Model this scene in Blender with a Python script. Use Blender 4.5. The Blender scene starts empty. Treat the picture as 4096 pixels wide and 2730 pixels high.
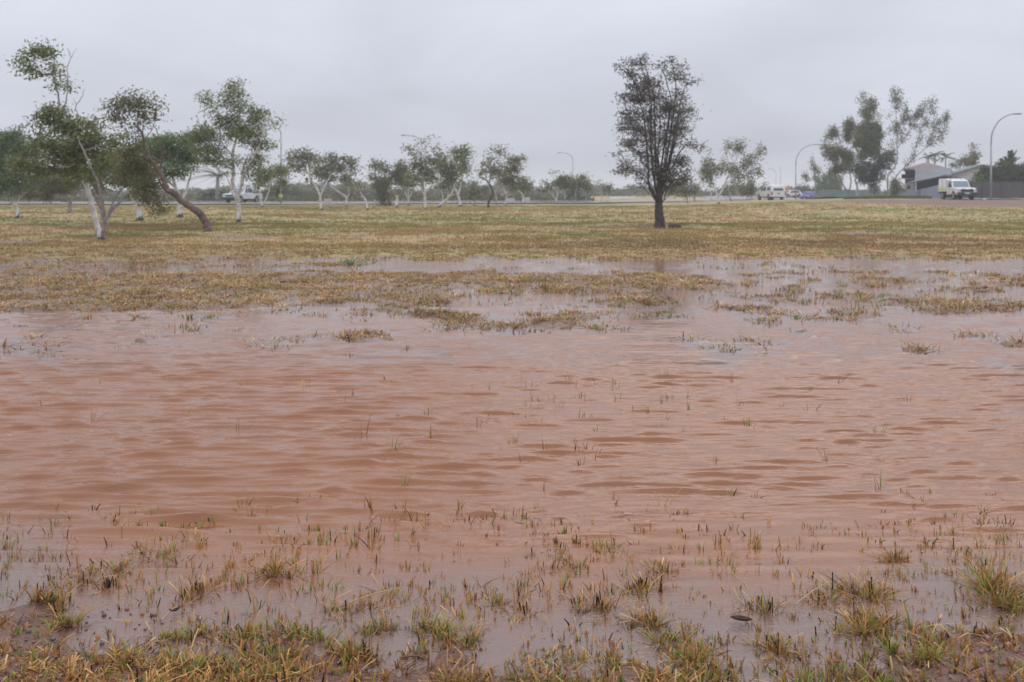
import bpy, bmesh, math
import numpy as np
from mathutils import Vector, Matrix
R = math.radians
SC = bpy.context.scene
COL = SC.collection
rng = np.random.default_rng(7)

# ------------------------------------------------------------------ camera, sky, sun, exposure
H, F, CX, HY = 1.65, 3982.0, 2048.0, 760.0          # eye height, focal length and horizon measured off the photograph
cam = bpy.data.cameras.new('camera')
cam.sensor_width = 36.0
cam.lens = 36.0 * F / 4096.0
cam.shift_y = -(1365.0 - HY) / 4096.0
cam.clip_start, cam.clip_end = 0.1, 6000.0
cam.dof.use_dof = True
cam.dof.focus_distance = 4.6
cam.dof.aperture_fstop = 5.0
camo = bpy.data.objects.new('camera', cam)
COL.objects.link(camo)
camo.location = (0, 0, H)
camo.rotation_euler = (R(90), 0, 0)
SC.camera = camo

world = bpy.data.worlds.new('World')
SC.world = world
world.use_nodes = True
wt = world.node_tree
wt.nodes.clear()
def wn(t, **k):
    n = wt.nodes.new(t)
    for a, b in k.items(): setattr(n, a, b)
    return n
SUN_EL, SUN_ROT = R(52), R(200)
sky = wn('ShaderNodeTexSky', sky_type='NISHITA', sun_disc=False, sun_elevation=SUN_EL, sun_rotation=SUN_ROT)
sky.air_density, sky.dust_density = 1.0, 3.0
tc = wn('ShaderNodeTexCoord')
sep = wn('ShaderNodeSeparateXYZ'); wt.links.new(tc.outputs['Generated'], sep.inputs[0])
up = wn('ShaderNodeMath', operation='MAXIMUM'); wt.links.new(sep.outputs['Z'], up.inputs[0]); up.inputs[1].default_value = 0.0
# overcast sky after the CIE standard: L = Lz (1 + 2 sin h) / 3
grad = wn('ShaderNodeMath', operation='MULTIPLY_ADD'); wt.links.new(up.outputs[0], grad.inputs[0])
grad.inputs[1].default_value = 2 / 3; grad.inputs[2].default_value = 1 / 3
# cloud deck: direction projected on a flat layer, two noises
den = wn('ShaderNodeMath', operation='ADD'); wt.links.new(up.outputs[0], den.inputs[0]); den.inputs[1].default_value = 0.34
px_ = wn('ShaderNodeMath', operation='DIVIDE'); wt.links.new(sep.outputs['X'], px_.inputs[0]); wt.links.new(den.outputs[0], px_.inputs[1])
py_ = wn('ShaderNodeMath', operation='DIVIDE'); wt.links.new(sep.outputs['Y'], py_.inputs[0]); wt.links.new(den.outputs[0], py_.inputs[1])
cmb = wn('ShaderNodeCombineXYZ'); wt.links.new(px_.outputs[0], cmb.inputs[0]); wt.links.new(py_.outputs[0], cmb.inputs[1])
cn = wn('ShaderNodeTexNoise'); wt.links.new(cmb.outputs[0], cn.inputs['Vector'])
cn.inputs['Scale'].default_value = 1.5; cn.inputs['Detail'].default_value = 5.0; cn.inputs['Roughness'].default_value = 0.5
cn.inputs['Distortion'].default_value = 0.4
cr = wn('ShaderNodeMapRange'); wt.links.new(cn.outputs['Fac'], cr.inputs['Value'])
cr.inputs['From Min'].default_value = 0.28; cr.inputs['From Max'].default_value = 0.72
cr.inputs['To Min'].default_value = 0.85; cr.inputs['To Max'].default_value = 1.13
lum = wn('ShaderNodeMath', operation='MULTIPLY'); wt.links.new(grad.outputs[0], lum.inputs[0]); wt.links.new(cr.outputs[0], lum.inputs[1])
cloud = wn('ShaderNodeVectorMath', operation='SCALE')
cloud.inputs[0].default_value = (15.9, 16.6, 18.8)
wt.links.new(lum.outputs[0], cloud.inputs['Scale'])
mix = wn('ShaderNodeMix', data_type='RGBA'); mix.inputs[0].default_value = 0.96
wt.links.new(sky.outputs[0], mix.inputs[6]); wt.links.new(cloud.outputs[0], mix.inputs[7])
bg = wn('ShaderNodeBackground'); bg.inputs['Strength'].default_value = 0.1
wt.links.new(mix.outputs[2], bg.inputs['Color'])
wo = wn('ShaderNodeOutputWorld'); wt.links.new(bg.outputs[0], wo.inputs['Surface'])

sl = bpy.data.lights.new('sun', 'SUN'); sl.energy = 0.5; sl.angle = R(35); sl.color = (1.0, 0.97, 0.93)
so = bpy.data.objects.new('sun', sl); COL.objects.link(so)
so.rotation_euler = (R(90) - SUN_EL, 0, R(160))

SC.view_settings.view_transform = 'Standard'
SC.view_settings.look = 'None'
SC.view_settings.exposure = 0.0
SC.view_settings.gamma = 1.0
SC.view_settings.use_curve_mapping = False
SC.cycles.use_denoising = True
SC.cycles.max_bounces = 6
SC.cycles.diffuse_bounces = 3
SC.cycles.glossy_bounces = 3
SC.cycles.transmission_bounces = 3
SC.cycles.volume_bounces = 1
SC.cycles.transparent_max_bounces = 6
SC.cycles.sample_clamp_indirect = 6.0

# ------------------------------------------------------------------ helpers
def P(px, py, d):
    """a point seen at photograph pixel (px, py), standing d metres away"""
    return np.array([(px - CX) / F * d, d, H - (py - HY) / F * d])
def ss(a, b, t):
    t = np.clip((np.asarray(t, float) - a) / (b - a), 0, 1)
    return t * t * (3 - 2 * t)
def hash2(ix, iy, s):
    h = (ix.astype(np.int64) * 374761393 + iy.astype(np.int64) * 668265263 + s * 974634777) & 0x7fffffff
    h = ((h ^ (h >> 13)) * 1274126177) & 0x7fffffff
    return ((h ^ (h >> 16)) & 0xffff) / 65535.0
def vnoise(x, y, s=0):
    x = np.asarray(x, float); y = np.asarray(y, float)
    ix, iy = np.floor(x), np.floor(y)
    fx, fy = x - ix, y - iy
    fx = fx * fx * (3 - 2 * fx); fy = fy * fy * (3 - 2 * fy)
    a, b = hash2(ix, iy, s), hash2(ix + 1, iy, s)
    c, d = hash2(ix, iy + 1, s), hash2(ix + 1, iy + 1, s)
    return (a * (1 - fx) + b * fx) * (1 - fy) + (c * (1 - fx) + d * fx) * fy
def fbm(x, y, s=0, o=3):
    v, a, t = 0, 1, 0
    for i in range(o):
        v = v + a * vnoise(x * 2 ** i + 17.3 * i, y * 2 ** i - 9.1 * i, s + i); t += a; a *= 0.5
    return v / t

def mk(name, V, Fs, mat, parent=None, col=None, smooth=False, loc=None):
    """one mesh object from numpy arrays; Fs is an (n,k) array or a list of them"""
    if not isinstance(Fs, (list, tuple)): Fs = [Fs]
    Fs = [np.asarray(f, np.int32) for f in Fs if len(f)]
    V = np.asarray(V, np.float32)
    me = bpy.data.meshes.new(name)
    me.vertices.add(len(V)); me.vertices.foreach_set('co', V.ravel())
    loops = np.concatenate([f.ravel() for f in Fs])
    tot = np.concatenate([np.full(len(f), f.shape[1], np.int32) for f in Fs])
    start = np.concatenate([[0], np.cumsum(tot)[:-1]]).astype(np.int32)
    me.loops.add(len(loops)); me.loops.foreach_set('vertex_index', loops)
    me.polygons.add(len(tot)); me.polygons.foreach_set('loop_start', start)
    try: me.polygons.foreach_set('loop_total', tot)
    except Exception: pass
    me.update(calc_edges=True)
    if smooth: me.polygons.foreach_set('use_smooth', np.ones(len(tot), bool))
    if col is not None:
        a = me.color_attributes.new('Col', 'FLOAT_COLOR', 'POINT')
        c = np.ones((len(V), 4), np.float32); c[:, :3] = np.asarray(col)[:, :3]
        if np.asarray(col).shape[1] > 3: c[:, 3] = np.asarray(col)[:, 3]
        a.data.foreach_set('color', c.ravel())
    me.validate()
    o = bpy.data.objects.new(name, me)
    COL.objects.link(o)
    if mat is not None: me.materials.append(mat)
    if parent is not None:
        o.parent = parent
    if loc is not None: o.location = loc
    return o
def tag(o, label=None, cat=None, group=None, kind=None):
    for k, v in (('label', label), ('category', cat), ('group', group), ('kind', kind)):
        if v: o[k] = v
    return o
def empty(name, loc=(0, 0, 0), rz=0.0):
    o = bpy.data.objects.new(name, None)
    COL.objects.link(o); o.location = loc; o.rotation_euler = (0, 0, rz)
    o.empty_display_size = 0.2
    return o

class MB:
    """collects verts and faces of one mesh"""
    def __init__(s): s.v, s.f, s.c = [], [], []
    def add(s, V, Fc, c=None):
        b = len(s.v)
        s.v += [tuple(p) for p in V]; s.f += [tuple(i + b for i in f) for f in Fc]
        return s
    def box(s, a, b):
        (x0, y0, z0), (x1, y1, z1) = a, b
        return s.add([(x0, y0, z0), (x1, y0, z0), (x1, y1, z0), (x0, y1, z0), (x0, y0, z1), (x1, y0, z1), (x1, y1, z1), (x0, y1, z1)],
                     [(0, 3, 2, 1), (4, 5, 6, 7), (0, 1, 5, 4), (1, 2, 6, 5), (2, 3, 7, 6), (3, 0, 4, 7)])
    def prism(s, poly, d):
        """poly: list of 3D points (planar), pushed along vector d"""
        n = len(poly); q = [tuple(np.add(p, d)) for p in poly]
        return s.add(list(poly) + q, [tuple(range(n))[::-1], tuple(range(n, 2 * n))] + [(i, (i + 1) % n, n + (i + 1) % n, n + i) for i in range(n)])
    def tube(s, pts, rad, n=8, caps=True):
        V, Fq = tube_arrays(np.array(pts, float), np.array(rad, float) if np.ndim(rad) else np.full(len(pts), rad), n)
        b = len(V); m = len(pts)
        fs = [tuple(f) for f in Fq]
        if caps: fs += [tuple(range(n))[::-1], tuple(range(b - n, b))]
        return s.add(V, fs)
    def wheel(s, c, r, w, n=20, r2=None):
        """cylinder whose axle lies along y"""
        V = []
        for sy in (-w / 2, w / 2):
            for k in range(n):
                a = 2 * math.pi * k / n
                V.append((c[0] + r * math.cos(a), c[1] + sy, c[2] + r * math.sin(a)))
        return s.add(V, [tuple(range(n)), tuple(range(n, 2 * n))[::-1]] + [(i, n + i, n + (i + 1) % n, (i + 1) % n) for i in range(n)])
    def build(s, name, mat, parent=None, bevel=0.0, seg=2, smooth=False):
        me = bpy.data.meshes.new(name)
        me.from_pydata([tuple(float(a) for a in p) for p in s.v], [], s.f)
        bm = bmesh.new(); bm.from_mesh(me)
        bmesh.ops.remove_doubles(bm, verts=bm.verts, dist=1e-5)
        bmesh.ops.recalc_face_normals(bm, faces=bm.faces)
        if bevel:
            es = [e for e in bm.edges if len(e.link_faces) == 2 and e.calc_face_angle(0) > 0.35]
            bmesh.ops.bevel(bm, geom=es, offset=bevel, segments=seg, affect='EDGES', profile=0.6, clamp_overlap=True)
        bm.to_mesh(me); bm.free()
        if smooth:
            me.polygons.foreach_set('use_smooth', np.ones(len(me.polygons), bool))
        o = bpy.data.objects.new(name, me); COL.objects.link(o)
        if mat: me.materials.append(mat)
        if parent: o.parent = parent
        return o

def tube_arrays(pts, rad, n=6):
    m = len(pts)
    tan = np.gradient(pts, axis=0)
    tan /= np.linalg.norm(tan, axis=1)[:, None] + 1e-9
    ref = np.array([0.0, 1.0, 0.0]) if abs(tan[:, 1]).mean() < 0.8 else np.array([1.0, 0, 0])
    u = np.cross(tan, ref); u /= np.linalg.norm(u, axis=1)[:, None] + 1e-9
    w = np.cross(tan, u)
    a = np.arange(n) * 2 * math.pi / n
    V = pts[:, None, :] + rad[:, None, None] * (np.cos(a)[None, :, None] * u[:, None, :] + np.sin(a)[None, :, None] * w[:, None, :])
    i = np.arange(m - 1)[:, None] * n + np.arange(n)[None, :]
    j = np.arange(m - 1)[:, None] * n + (np.arange(n)[None, :] + 1) % n
    Fq = np.stack([i, j, j + n, i + n], -1).reshape(-1, 4)
    return V.reshape(-1, 3), Fq
def spline(pts, k=5):
    """Catmull-Rom through the points"""
    p = np.array(pts, float)
    if len(p) < 3: 
        t = np.linspace(0, 1, k + 1)[:, None]
        return p[0] * (1 - t) + p[-1] * t
    q = np.vstack([2 * p[0] - p[1], p, 2 * p[-1] - p[-2]])
    out = []
    for i in range(1, len(q) - 2):
        a, b, c, d = q[i - 1], q[i], q[i + 1], q[i + 2]
        for t in np.linspace(0, 1, k, endpoint=False):
            out.append(0.5 * (2 * b + (c - a) * t + (2 * a - 5 * b + 4 * c - d) * t * t + (3 * b - a - 3 * c + d) * t ** 3))
    out.append(p[-1])
    return np.array(out)

# ------------------------------------------------------------------ materials
def mat(name, color=(0.5, 0.5, 0.5), rough=0.6, metal=0.0, ior=1.45, noise=None, attr=False, bump=None, trans=0.0, spec=0.5):
    """noise=(scale, colour2, detail) mixes a second real colour; attr multiplies by the Col attribute; bump=(scale, strength, distance)"""
    m = bpy.data.materials.new(name); m.use_nodes = True
    t = m.node_tree; b = t.nodes['Principled BSDF']
    b.inputs['Base Color'].default_value = (*color, 1); b.inputs['Roughness'].default_value = rough
    b.inputs['Metallic'].default_value = metal; b.inputs['IOR'].default_value = ior
    b.inputs['Specular IOR Level'].default_value = spec
    co = t.nodes.new('ShaderNodeTexCoord')
    cur = None
    if attr:
        a = t.nodes.new('ShaderNodeAttribute'); a.attribute_name = 'Col'; cur = a.outputs['Color']
    if noise:
        n = t.nodes.new('ShaderNodeTexNoise'); n.inputs['Scale'].default_value = noise[0]
        n.inputs['Detail'].default_value = noise[2] if len(noise) > 2 else 4
        t.links.new(co.outputs['Object'], n.inputs['Vector'])
        r = t.nodes.new('ShaderNodeMapRange'); r.inputs[1].default_value = 0.38; r.inputs[2].default_value = 0.62
        t.links.new(n.outputs['Fac'], r.inputs[0])
        x = t.nodes.new('ShaderNodeMix'); x.data_type = 'RGBA'
        t.links.new(r.outputs[0], x.inputs[0])
        if cur is not None: t.links.new(cur, x.inputs[6])
        else: x.inputs[6].default_value = (*color, 1)
        x.inputs[7].default_value = (*noise[1], 1)
        if cur is not None:
            x.blend_type = 'MULTIPLY'
        cur = x.outputs[2]
    if cur is not None: t.links.new(cur, b.inputs['Base Color'])
    if bump:
        n = t.nodes.new('ShaderNodeTexNoise'); n.inputs['Scale'].default_value = bump[0]; n.inputs['Detail'].default_value = 4
        t.links.new(co.outputs['Object'], n.inputs['Vector'])
        k = t.nodes.new('ShaderNodeBump'); k.inputs['Strength'].default_value = bump[1]; k.inputs['Distance'].default_value = bump[2]
        t.links.new(n.outputs['Fac'], k.inputs['Height']); t.links.new(k.outputs[0], b.inputs['Normal'])
    if trans:
        tr = t.nodes.new('ShaderNodeBsdfTranslucent'); ms = t.nodes.new('ShaderNodeMixShader'); ms.inputs[0].default_value = trans
        if cur is not None: t.links.new(cur, tr.inputs['Color'])
        else: tr.inputs['Color'].default_value = (*color, 1)
        t.links.new(b.outputs[0], ms.inputs[1]); t.links.new(tr.outputs[0], ms.inputs[2])
        t.links.new(ms.outputs[0], t.nodes['Material Output'].inputs['Surface'])
    return m
M = {}
M['leaf'] = mat('leaf', attr=True, rough=0.45, trans=0.36, spec=0.4)
M['grass'] = mat('grass', attr=True, rough=0.5, trans=0.28, spec=0.35)
M['bark_white'] = mat('bark_white', (0.68, 0.665, 0.65), 0.7, noise=(3.2, (0.46, 0.42, 0.39), 5), bump=(9, 0.5, 0.03))
_t = M['bark_white'].node_tree; _b = _t.nodes['Principled BSDF']; _src = _b.inputs['Base Color'].links[0].from_socket
_c = _t.nodes.new('ShaderNodeTexCoord'); _s = _t.nodes.new('ShaderNodeSeparateXYZ'); _t.links.new(_c.outputs['Object'], _s.inputs[0])
_n = _t.nodes.new('ShaderNodeTexNoise'); _n.inputs['Scale'].default_value = 5; _t.links.new(_c.outputs['Object'], _n.inputs['Vector'])
_m = _t.nodes.new('ShaderNodeMath'); _m.operation = 'MULTIPLY_ADD'; _m.inputs[1].default_value = -1.0; _t.links.new(_n.outputs['Fac'], _m.inputs[0]); _t.links.new(_s.outputs['Z'], _m.inputs[2])
_r = _t.nodes.new('ShaderNodeMapRange'); _r.inputs[1].default_value = -.40; _r.inputs[2].default_value = -.18; _r.inputs[3].default_value = 1; _r.inputs[4].default_value = 0; _t.links.new(_m.outputs[0], _r.inputs[0])
_x = _t.nodes.new('ShaderNodeMix'); _x.data_type = 'RGBA'; _x.inputs[7].default_value = (.06, .048, .042, 1)      # burnt foot of the trunk
_t.links.new(_r.outputs[0], _x.inputs[0]); _t.links.new(_src, _x.inputs[6]); _t.links.new(_x.outputs[2], _b.inputs['Base Color'])
M['bark_grey'] = mat('bark_grey', (0.34, 0.31, 0.30), 0.8, noise=(4, (0.2, 0.165, 0.15), 5), bump=(12, 0.5, 0.03))
M['bark_brown'] = mat('bark_brown', (0.17, 0.115, 0.092), 0.8, noise=(5, (0.09, 0.062, 0.055), 5), bump=(14, 0.8, 0.03))
M['bark_dark'] = mat('bark_dark', (0.085, 0.07, 0.064), 0.85, noise=(6, (0.04, 0.033, 0.031), 5), bump=(14, 0.8, 0.03))
M['galv'] = mat('galvanised_steel', (0.36, 0.37, 0.39), 0.5, 0.35, noise=(2.5, (0.28, 0.285, 0.3), 3))
M['white_paint'] = mat('white_car_paint', (0.72, 0.72, 0.71), 0.22, noise=(1.2, (0.62, 0.61, 0.59), 3))
M['glass'] = mat('dark_glass', (0.035, 0.045, 0.055), 0.08, ior=1.5)
M['glass_pale'] = mat('windscreen_glass', (0.16, 0.23, 0.25), 0.06, ior=1.5)
M['tyre'] = mat('tyre_rubber', (0.018, 0.017, 0.017), 0.8)
M['rim'] = mat('rim_metal', (0.3, 0.29, 0.28), 0.4, 0.7)
M['black'] = mat('black_plastic', (0.03, 0.03, 0.033), 0.5)
M['red_lens'] = mat('red_lens', (0.33, 0.05, 0.06), 0.25)
M['lamp_lens'] = mat('clear_lens', (0.6, 0.62, 0.62), 0.15)
M['yellow'] = mat('hi_vis_yellow', (0.55, 0.55, 0.10), 0.45)
M['plate'] = mat('number_plate', (0.5, 0.5, 0.56), 0.4)
M['amber'] = mat('amber_lens', (0.55, 0.16, 0.08), 0.35)
M['tan_canvas'] = mat('tan_canvas', (0.34, 0.25, 0.19), 0.8)
M['blue_paint'] = mat('blue_car_paint', (0.05, 0.07, 0.32), 0.25)

# ------------------------------------------------------------------ the lie of the land
XS = lambda pts: (np.array([p[0] for p in pts], float), np.array([p[1] for p in pts], float))
EDGE = XS([(-900, 1040), (0, 1040), (300, 1046), (700, 1050), (1100, 1045), (1400, 1046), (2000, 1040), (2600, 1040), (3200, 1036), (4096, 1046), (5000, 1046)])
TOP = XS([(-900, 1110), (0, 1104), (400, 1110), (800, 1100), (1200, 1088), (1600, 1092), (2200, 1096), (2700, 1102), (3050, 1124), (5000, 1130)])
BOT = XS([(-900, 1250), (0, 1248), (300, 1244), (700, 1240), (1000, 1236), (1200, 1226), (1500, 1205), (2000, 1186), (2500, 1168), (2900, 1158), (3100, 1124), (5000, 1110)])
LOW = XS([(-900, 1300), (0, 1300), (800, 1280), (1100, 1290), (1300, 1350), (1450, 1380), (1700, 1345), (2000, 1335), (2400, 1318), (2800, 1265), (3100, 1235), (5000, 1235)])
ISLES = [(1490, 1335, 120, 22, 1), (1420, 1355, 70, 16, .9), (1690, 1262, 180, 20, 1), (2380, 1264, 240, 26, 1.05), (2140, 1258, 90, 13, .8), (2230, 1292, 120, 12, .8),
         (3320, 1245, 50, 12, .9), (3430, 1258, 120, 15, 1), (3750, 1232, 150, 26, 1.15), (3900, 1238, 40, 14, .9), (4020, 1230, 70, 16, 1.1), (3650, 1398, 85, 17, .95),
         (3330, 1407, 60, 11, .8), (3470, 1408, 50, 9, .8), (3850, 1340, 90, 11, .7), (4060, 1375, 60, 12, .75), (3590, 1125, 55, 13, .9), (3500, 1145, 70, 10, .8), (3900, 1135, 50, 14, .9),
         (3180, 1150, 40, 9, .8), (2960, 1140, 140, 16, .9), (3700, 1180, 60, 9, .7), (90, 1300, 90, 12, .85), (330, 1272, 60, 9, .8), (580, 1272, 70, 9, .85), (560, 1365, 30, 8, .85),
         (3980, 1150, 60, 8, .8), (3250, 1205, 60, 7, .7), (3060, 1235, 80, 8, .6), (1370, 1058, 60, 7, .8)]
PUDDLE = [(40, 976, 130, 8, 1), (960, 951, 170, 7, .9), (1400, 946, 70, 7, 1), (3440, 938, 90, 9, 1.1), (3640, 950, 60, 4, .8), (620, 958, 60, 5, .8), (4080, 962, 50, 5, .8), (2400, 963, 50, 4, .7), (250, 1012, 150, 8, .8)]
def plan(x, y):
    """ground position -> (px, py) of the flat plan used for the layout of grass and water"""
    y = np.maximum(y, 0.6)
    return CX + F * x / y, HY + H * F / y
def dryness(x, y):
    x = np.asarray(x, float); y = np.asarray(y, float)
    px, py = plan(x, y)
    e = np.interp(px, *EDGE); tp = np.interp(px, *TOP); bt = np.interp(px, *BOT); lw = np.interp(px, *LOW)
    cov = np.where(py < e, 0.55 + 0.55 * np.clip((e - py) / 22, 0, 1), 0.0)
    inner = np.clip(np.minimum(py - tp, bt - py) / 14 + 0.5, 0, 0.92) * (px < 3150)
    cov = np.maximum(cov, inner * (py > tp - 12) * (py < bt + 12))
    sc_ = np.where((py > bt - 5) & (py < lw), np.where(px > 1000, 0.40, 0.22), 0)
    cov = np.maximum(cov, sc_ * np.clip((lw - py) / 20, 0, 1))
    cov = np.maximum(cov, np.where((px < 900) & (py > e - 12) & (py < tp + 5), 0.43, 0))
    cov = np.maximum(cov, np.where((px > 2900) & (py > 1085) & (py < 1240), 0.27, 0))
    cov = np.maximum(cov, np.where((px > 900) & (px < 1500) & (py > e - 4) & (py < tp + 8), 0.33, 0))
    for cx, cy, rx, ry, w in ISLES:
        cov = np.maximum(cov, w * np.clip(1.35 - np.sqrt(((px - cx) / rx) ** 2 + ((py - cy) / ry) ** 2), 0, 1))
    for cx, cy, rx, ry, w in PUDDLE:
        cov = cov - w * np.clip(1.3 - np.sqrt(((px - cx) / rx) ** 2 + ((py - cy) / ry) ** 2), 0, 1)
    n = fbm(x * 1.5, y * 1.1, 3, 4)
    n = (n - 0.5) * 1.9 + 0.5
    return cov - n
BANK = XS([(-900, 2380), (0, 2450), (230, 2470), (300, 2640), (700, 2690), (1300, 2690), (2000, 2700), (2300, 2690), (2700, 2730), (3100, 2740), (3400, 2720), (3640, 2640), (3760, 2580), (4096, 2560), (5000, 2560)])
CL = []      # foreground grass clumps, filled in below: px, py, spread px, height px
def gz(x, y):
    x = np.asarray(x, float); y = np.asarray(y, float)
    px, py = plan(x, y)
    far = np.clip((dryness(x, y) - .13) * 0.10, -0.05, 0.03) + 0.02 * ss(22, 30, y)
    bank = np.interp(px, *BANK)
    near = np.clip(np.where(py < bank, 0.0125, 0.03) * (py - bank) / 110.0, -0.06, 0.05) + (fbm(x * 5, y * 5, 11, 3) - 0.5) * 0.03 + (fbm(x * 22, y * 22, 12, 2) - 0.5) * 0.008
    near = np.where(y < 3.0, np.maximum(near, near * 0.5 + 0.02), near)
    w = ss(4.0, 5.8, y)
    z = near * (1 - w) + (-0.06) * w
    w2 = ss(8.8, 9.6, y)
    z = z * (1 - w2) + far * w2
    for c in CL:
        cx, cy = c[0], c[1]
        d = H * F / (cy - HY)
        X = (cx - CX) / F * d; s = c[2] / F * d * 0.8
        z = z + c[5] * np.exp(-((x - X) ** 2 + (y - d) ** 2) / (2 * s * s))
    z = z + (fbm(x * 0.12, y * 0.12, 21, 2) - 0.5) * 0.10 * ss(28, 50, y)
    u = x / np.maximum(y, 1)
    zr = 0.64 * ss(50, 97, y) * ss(.1, .40, u) * (1 - ss(118, 152, y) * (1 - ss(.30, .34, u))) * (1 - ss(150, 195, y))
    return z + zr
def hit(px, py):
    """where the line of sight through a pixel meets the ground"""
    d = np.geomspace(3, 600, 6000)
    z = H - (py - HY) / F * d
    g = gz((px - CX) / F * d, d)
    k = np.argmax(z < g)
    return float(d[k]) if (z < g).any() else 150.0

# foreground clumps: (px, py, spread px, height px, green share, mound height, blades, dark stubs, label)
CLUMPS = [
 (180, 2425, 62, 95, .15, .035, 130, 6, 'brown grass tuft on a red mud mound at the left edge'),
 (405, 2350, 48, 75, .05, .0, 60, 12, 'blackened stubble tuft in shallow water, left of centre foreground'),
 (300, 2300, 90, 85, .2, .0, 120, 4, 'sprawling straw tuft in the water above the blackened stubble at left'),
 (530, 2280, 60, 85, .5, .0, 55, 0, 'green and straw tuft standing in water, second row from left'),
 (650, 2230, 75, 80, .55, .0, 60, 0, 'leaning green tuft with arching blades in open water at left'),
 (745, 2385, 55, 80, .05, .0, 80, 7, 'rusty brown tuft beside a ripple of open water at left'),
 (285, 2510, 60, 105, .3, .01, 90, 0, 'upright straw tuft with green tips on the left mud bank'),
 (890, 2530, 70, 100, .65, .012, 120, 0, 'fresh green tuft beside the brown clump, lower left'),
 (960, 2590, 80, 70, .1, .012, 130, 3, 'brown flattened clump just right of the fresh green tuft'),
 (700, 2560, 60, 85, .6, .01, 90, 0, 'short green tuft at the edge of the straw mat, lower left'),
 (795, 2690, 65, 95, .85, .015, 110, 0, 'bright green leafy sprig alone on wet mud near the bottom left'),
 (1135, 2300, 66, 110, .12, .005, 120, 2, 'tall dense straw clump in the water, left of centre'),
 (1170, 2540, 80, 90, .6, .01, 120, 0, 'green clump with bent straw above the bottom straw, left of centre'),
 (1130, 2640, 85, 90, .35, .015, 150, 2, 'mixed straw and green clump at the bottom, left of centre'),
 (1385, 2630, 70, 110, .3, .012, 130, 2, 'straw clump with grey green leaves at the bottom centre'),
 (1430, 2440, 75, 85, .15, .005, 110, 5, 'broken straw clump with a long fallen stalk, centre foreground'),
 (1525, 2520, 60, 90, .5, .01, 90, 0, 'green and tan tuft right of the long fallen stalk'),
 (1715, 2520, 66, 95, .6, .01, 110, 2, 'green tuft with curled straw, centre foreground'),
 (1870, 2570, 50, 80, .75, .012, 90, 6, 'yellow green sprig beside black mud stubs, centre foreground'),
 (2005, 2430, 60, 55, .05, .005, 80, 4, 'low brown tuft alone in still water near the picture centre'),
 (2350, 2430, 62, 100, .08, .006, 110, 7, 'upright straw stubble clump right of centre'),
 (2430, 2210, 60, 80, .6, .0, 50, 0, 'small green tuft in open water right of centre'),
 (2570, 2350, 80, 85, .05, .006, 120, 14, 'thatch clump with black burnt stubs in the water'),
 (2590, 2500, 70, 110, .25, .012, 130, 4, 'tangled straw clump above the large bottom clump, right of centre'),
 (2740, 2600, 110, 115, .35, .015, 260, 3, 'large yellow green clump at the bottom, right of centre'),
 (2680, 2280, 45, 90, .2, .0, 45, 1, 'single narrow straw tuft reflected in the water, right of centre'),
 (3020, 2430, 60, 95, .1, .008, 90, 9, 'dark stubble tuft next to the curled dead leaf'),
 (3130, 2590, 70, 105, .15, .012, 120, 6, 'brown straw tuft with dark stems, bottom right of centre'),
 (3390, 2385, 105, 110, .22, .01, 240, 14, 'wide straw clump with dark stubs in the right foreground'),
 (3500, 2520, 115, 110, .35, .012, 280, 4, 'large golden clump below the wide clump in the right foreground'),
 (3560, 2235, 45, 85, .12, .0, 70, 0, 'upright orange straw tuft standing alone in water at right'),
 (3640, 2660, 95, 110, .7, .015, 190, 2, 'spreading green clump on the right mud bank'),
 (4040, 2390, 110, 190, .35, .015, 300, 6, 'tall rank clump with long stalks at the right edge'),
 (4005, 2560, 60, 80, .05, .012, 90, 8, 'brown stubble tuft beside dark mud at the lower right edge'),
 (3720, 2580, 50, 90, .6, .012, 80, 0, 'small green tuft on the water line of the right mud bank'),
]
CL[:] = CLUMPS

# ------------------------------------------------------------------ ground sheet
def fan(ys, us, off=3.0):
    Y, U = np.meshgrid(ys, us, indexing='ij')
    return U * (Y + off), Y
def fan_faces(nr, nc):
    i = np.arange(nr - 1)[:, None] * nc + np.arange(nc - 1)[None, :]
    return np.stack([i, i + 1, i + nc + 1, i + nc], -1).reshape(-1, 4)
ys = np.concatenate([np.linspace(-6, 2.6, 18, endpoint=False), np.linspace(2.6, 5.4, 170, endpoint=False), np.linspace(5.4, 9, 20, endpoint=False),
                     np.geomspace(9, 40, 260, endpoint=False), np.geomspace(40, 220, 110, endpoint=False), np.geomspace(220, 900, 14)])
us = np.concatenate([np.linspace(-2.6, -0.62, 24, endpoint=False), np.linspace(-0.62, 0.62, 360), np.linspace(0.62, 2.6, 25)[1:]])
X, Y = fan(ys, us)
Z = gz(X, Y)
Z = np.where(Y < 2.6, np.maximum(Z, 0.01), Z)
px, py = plan(X, Y)
D = dryness(X, Y)
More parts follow.
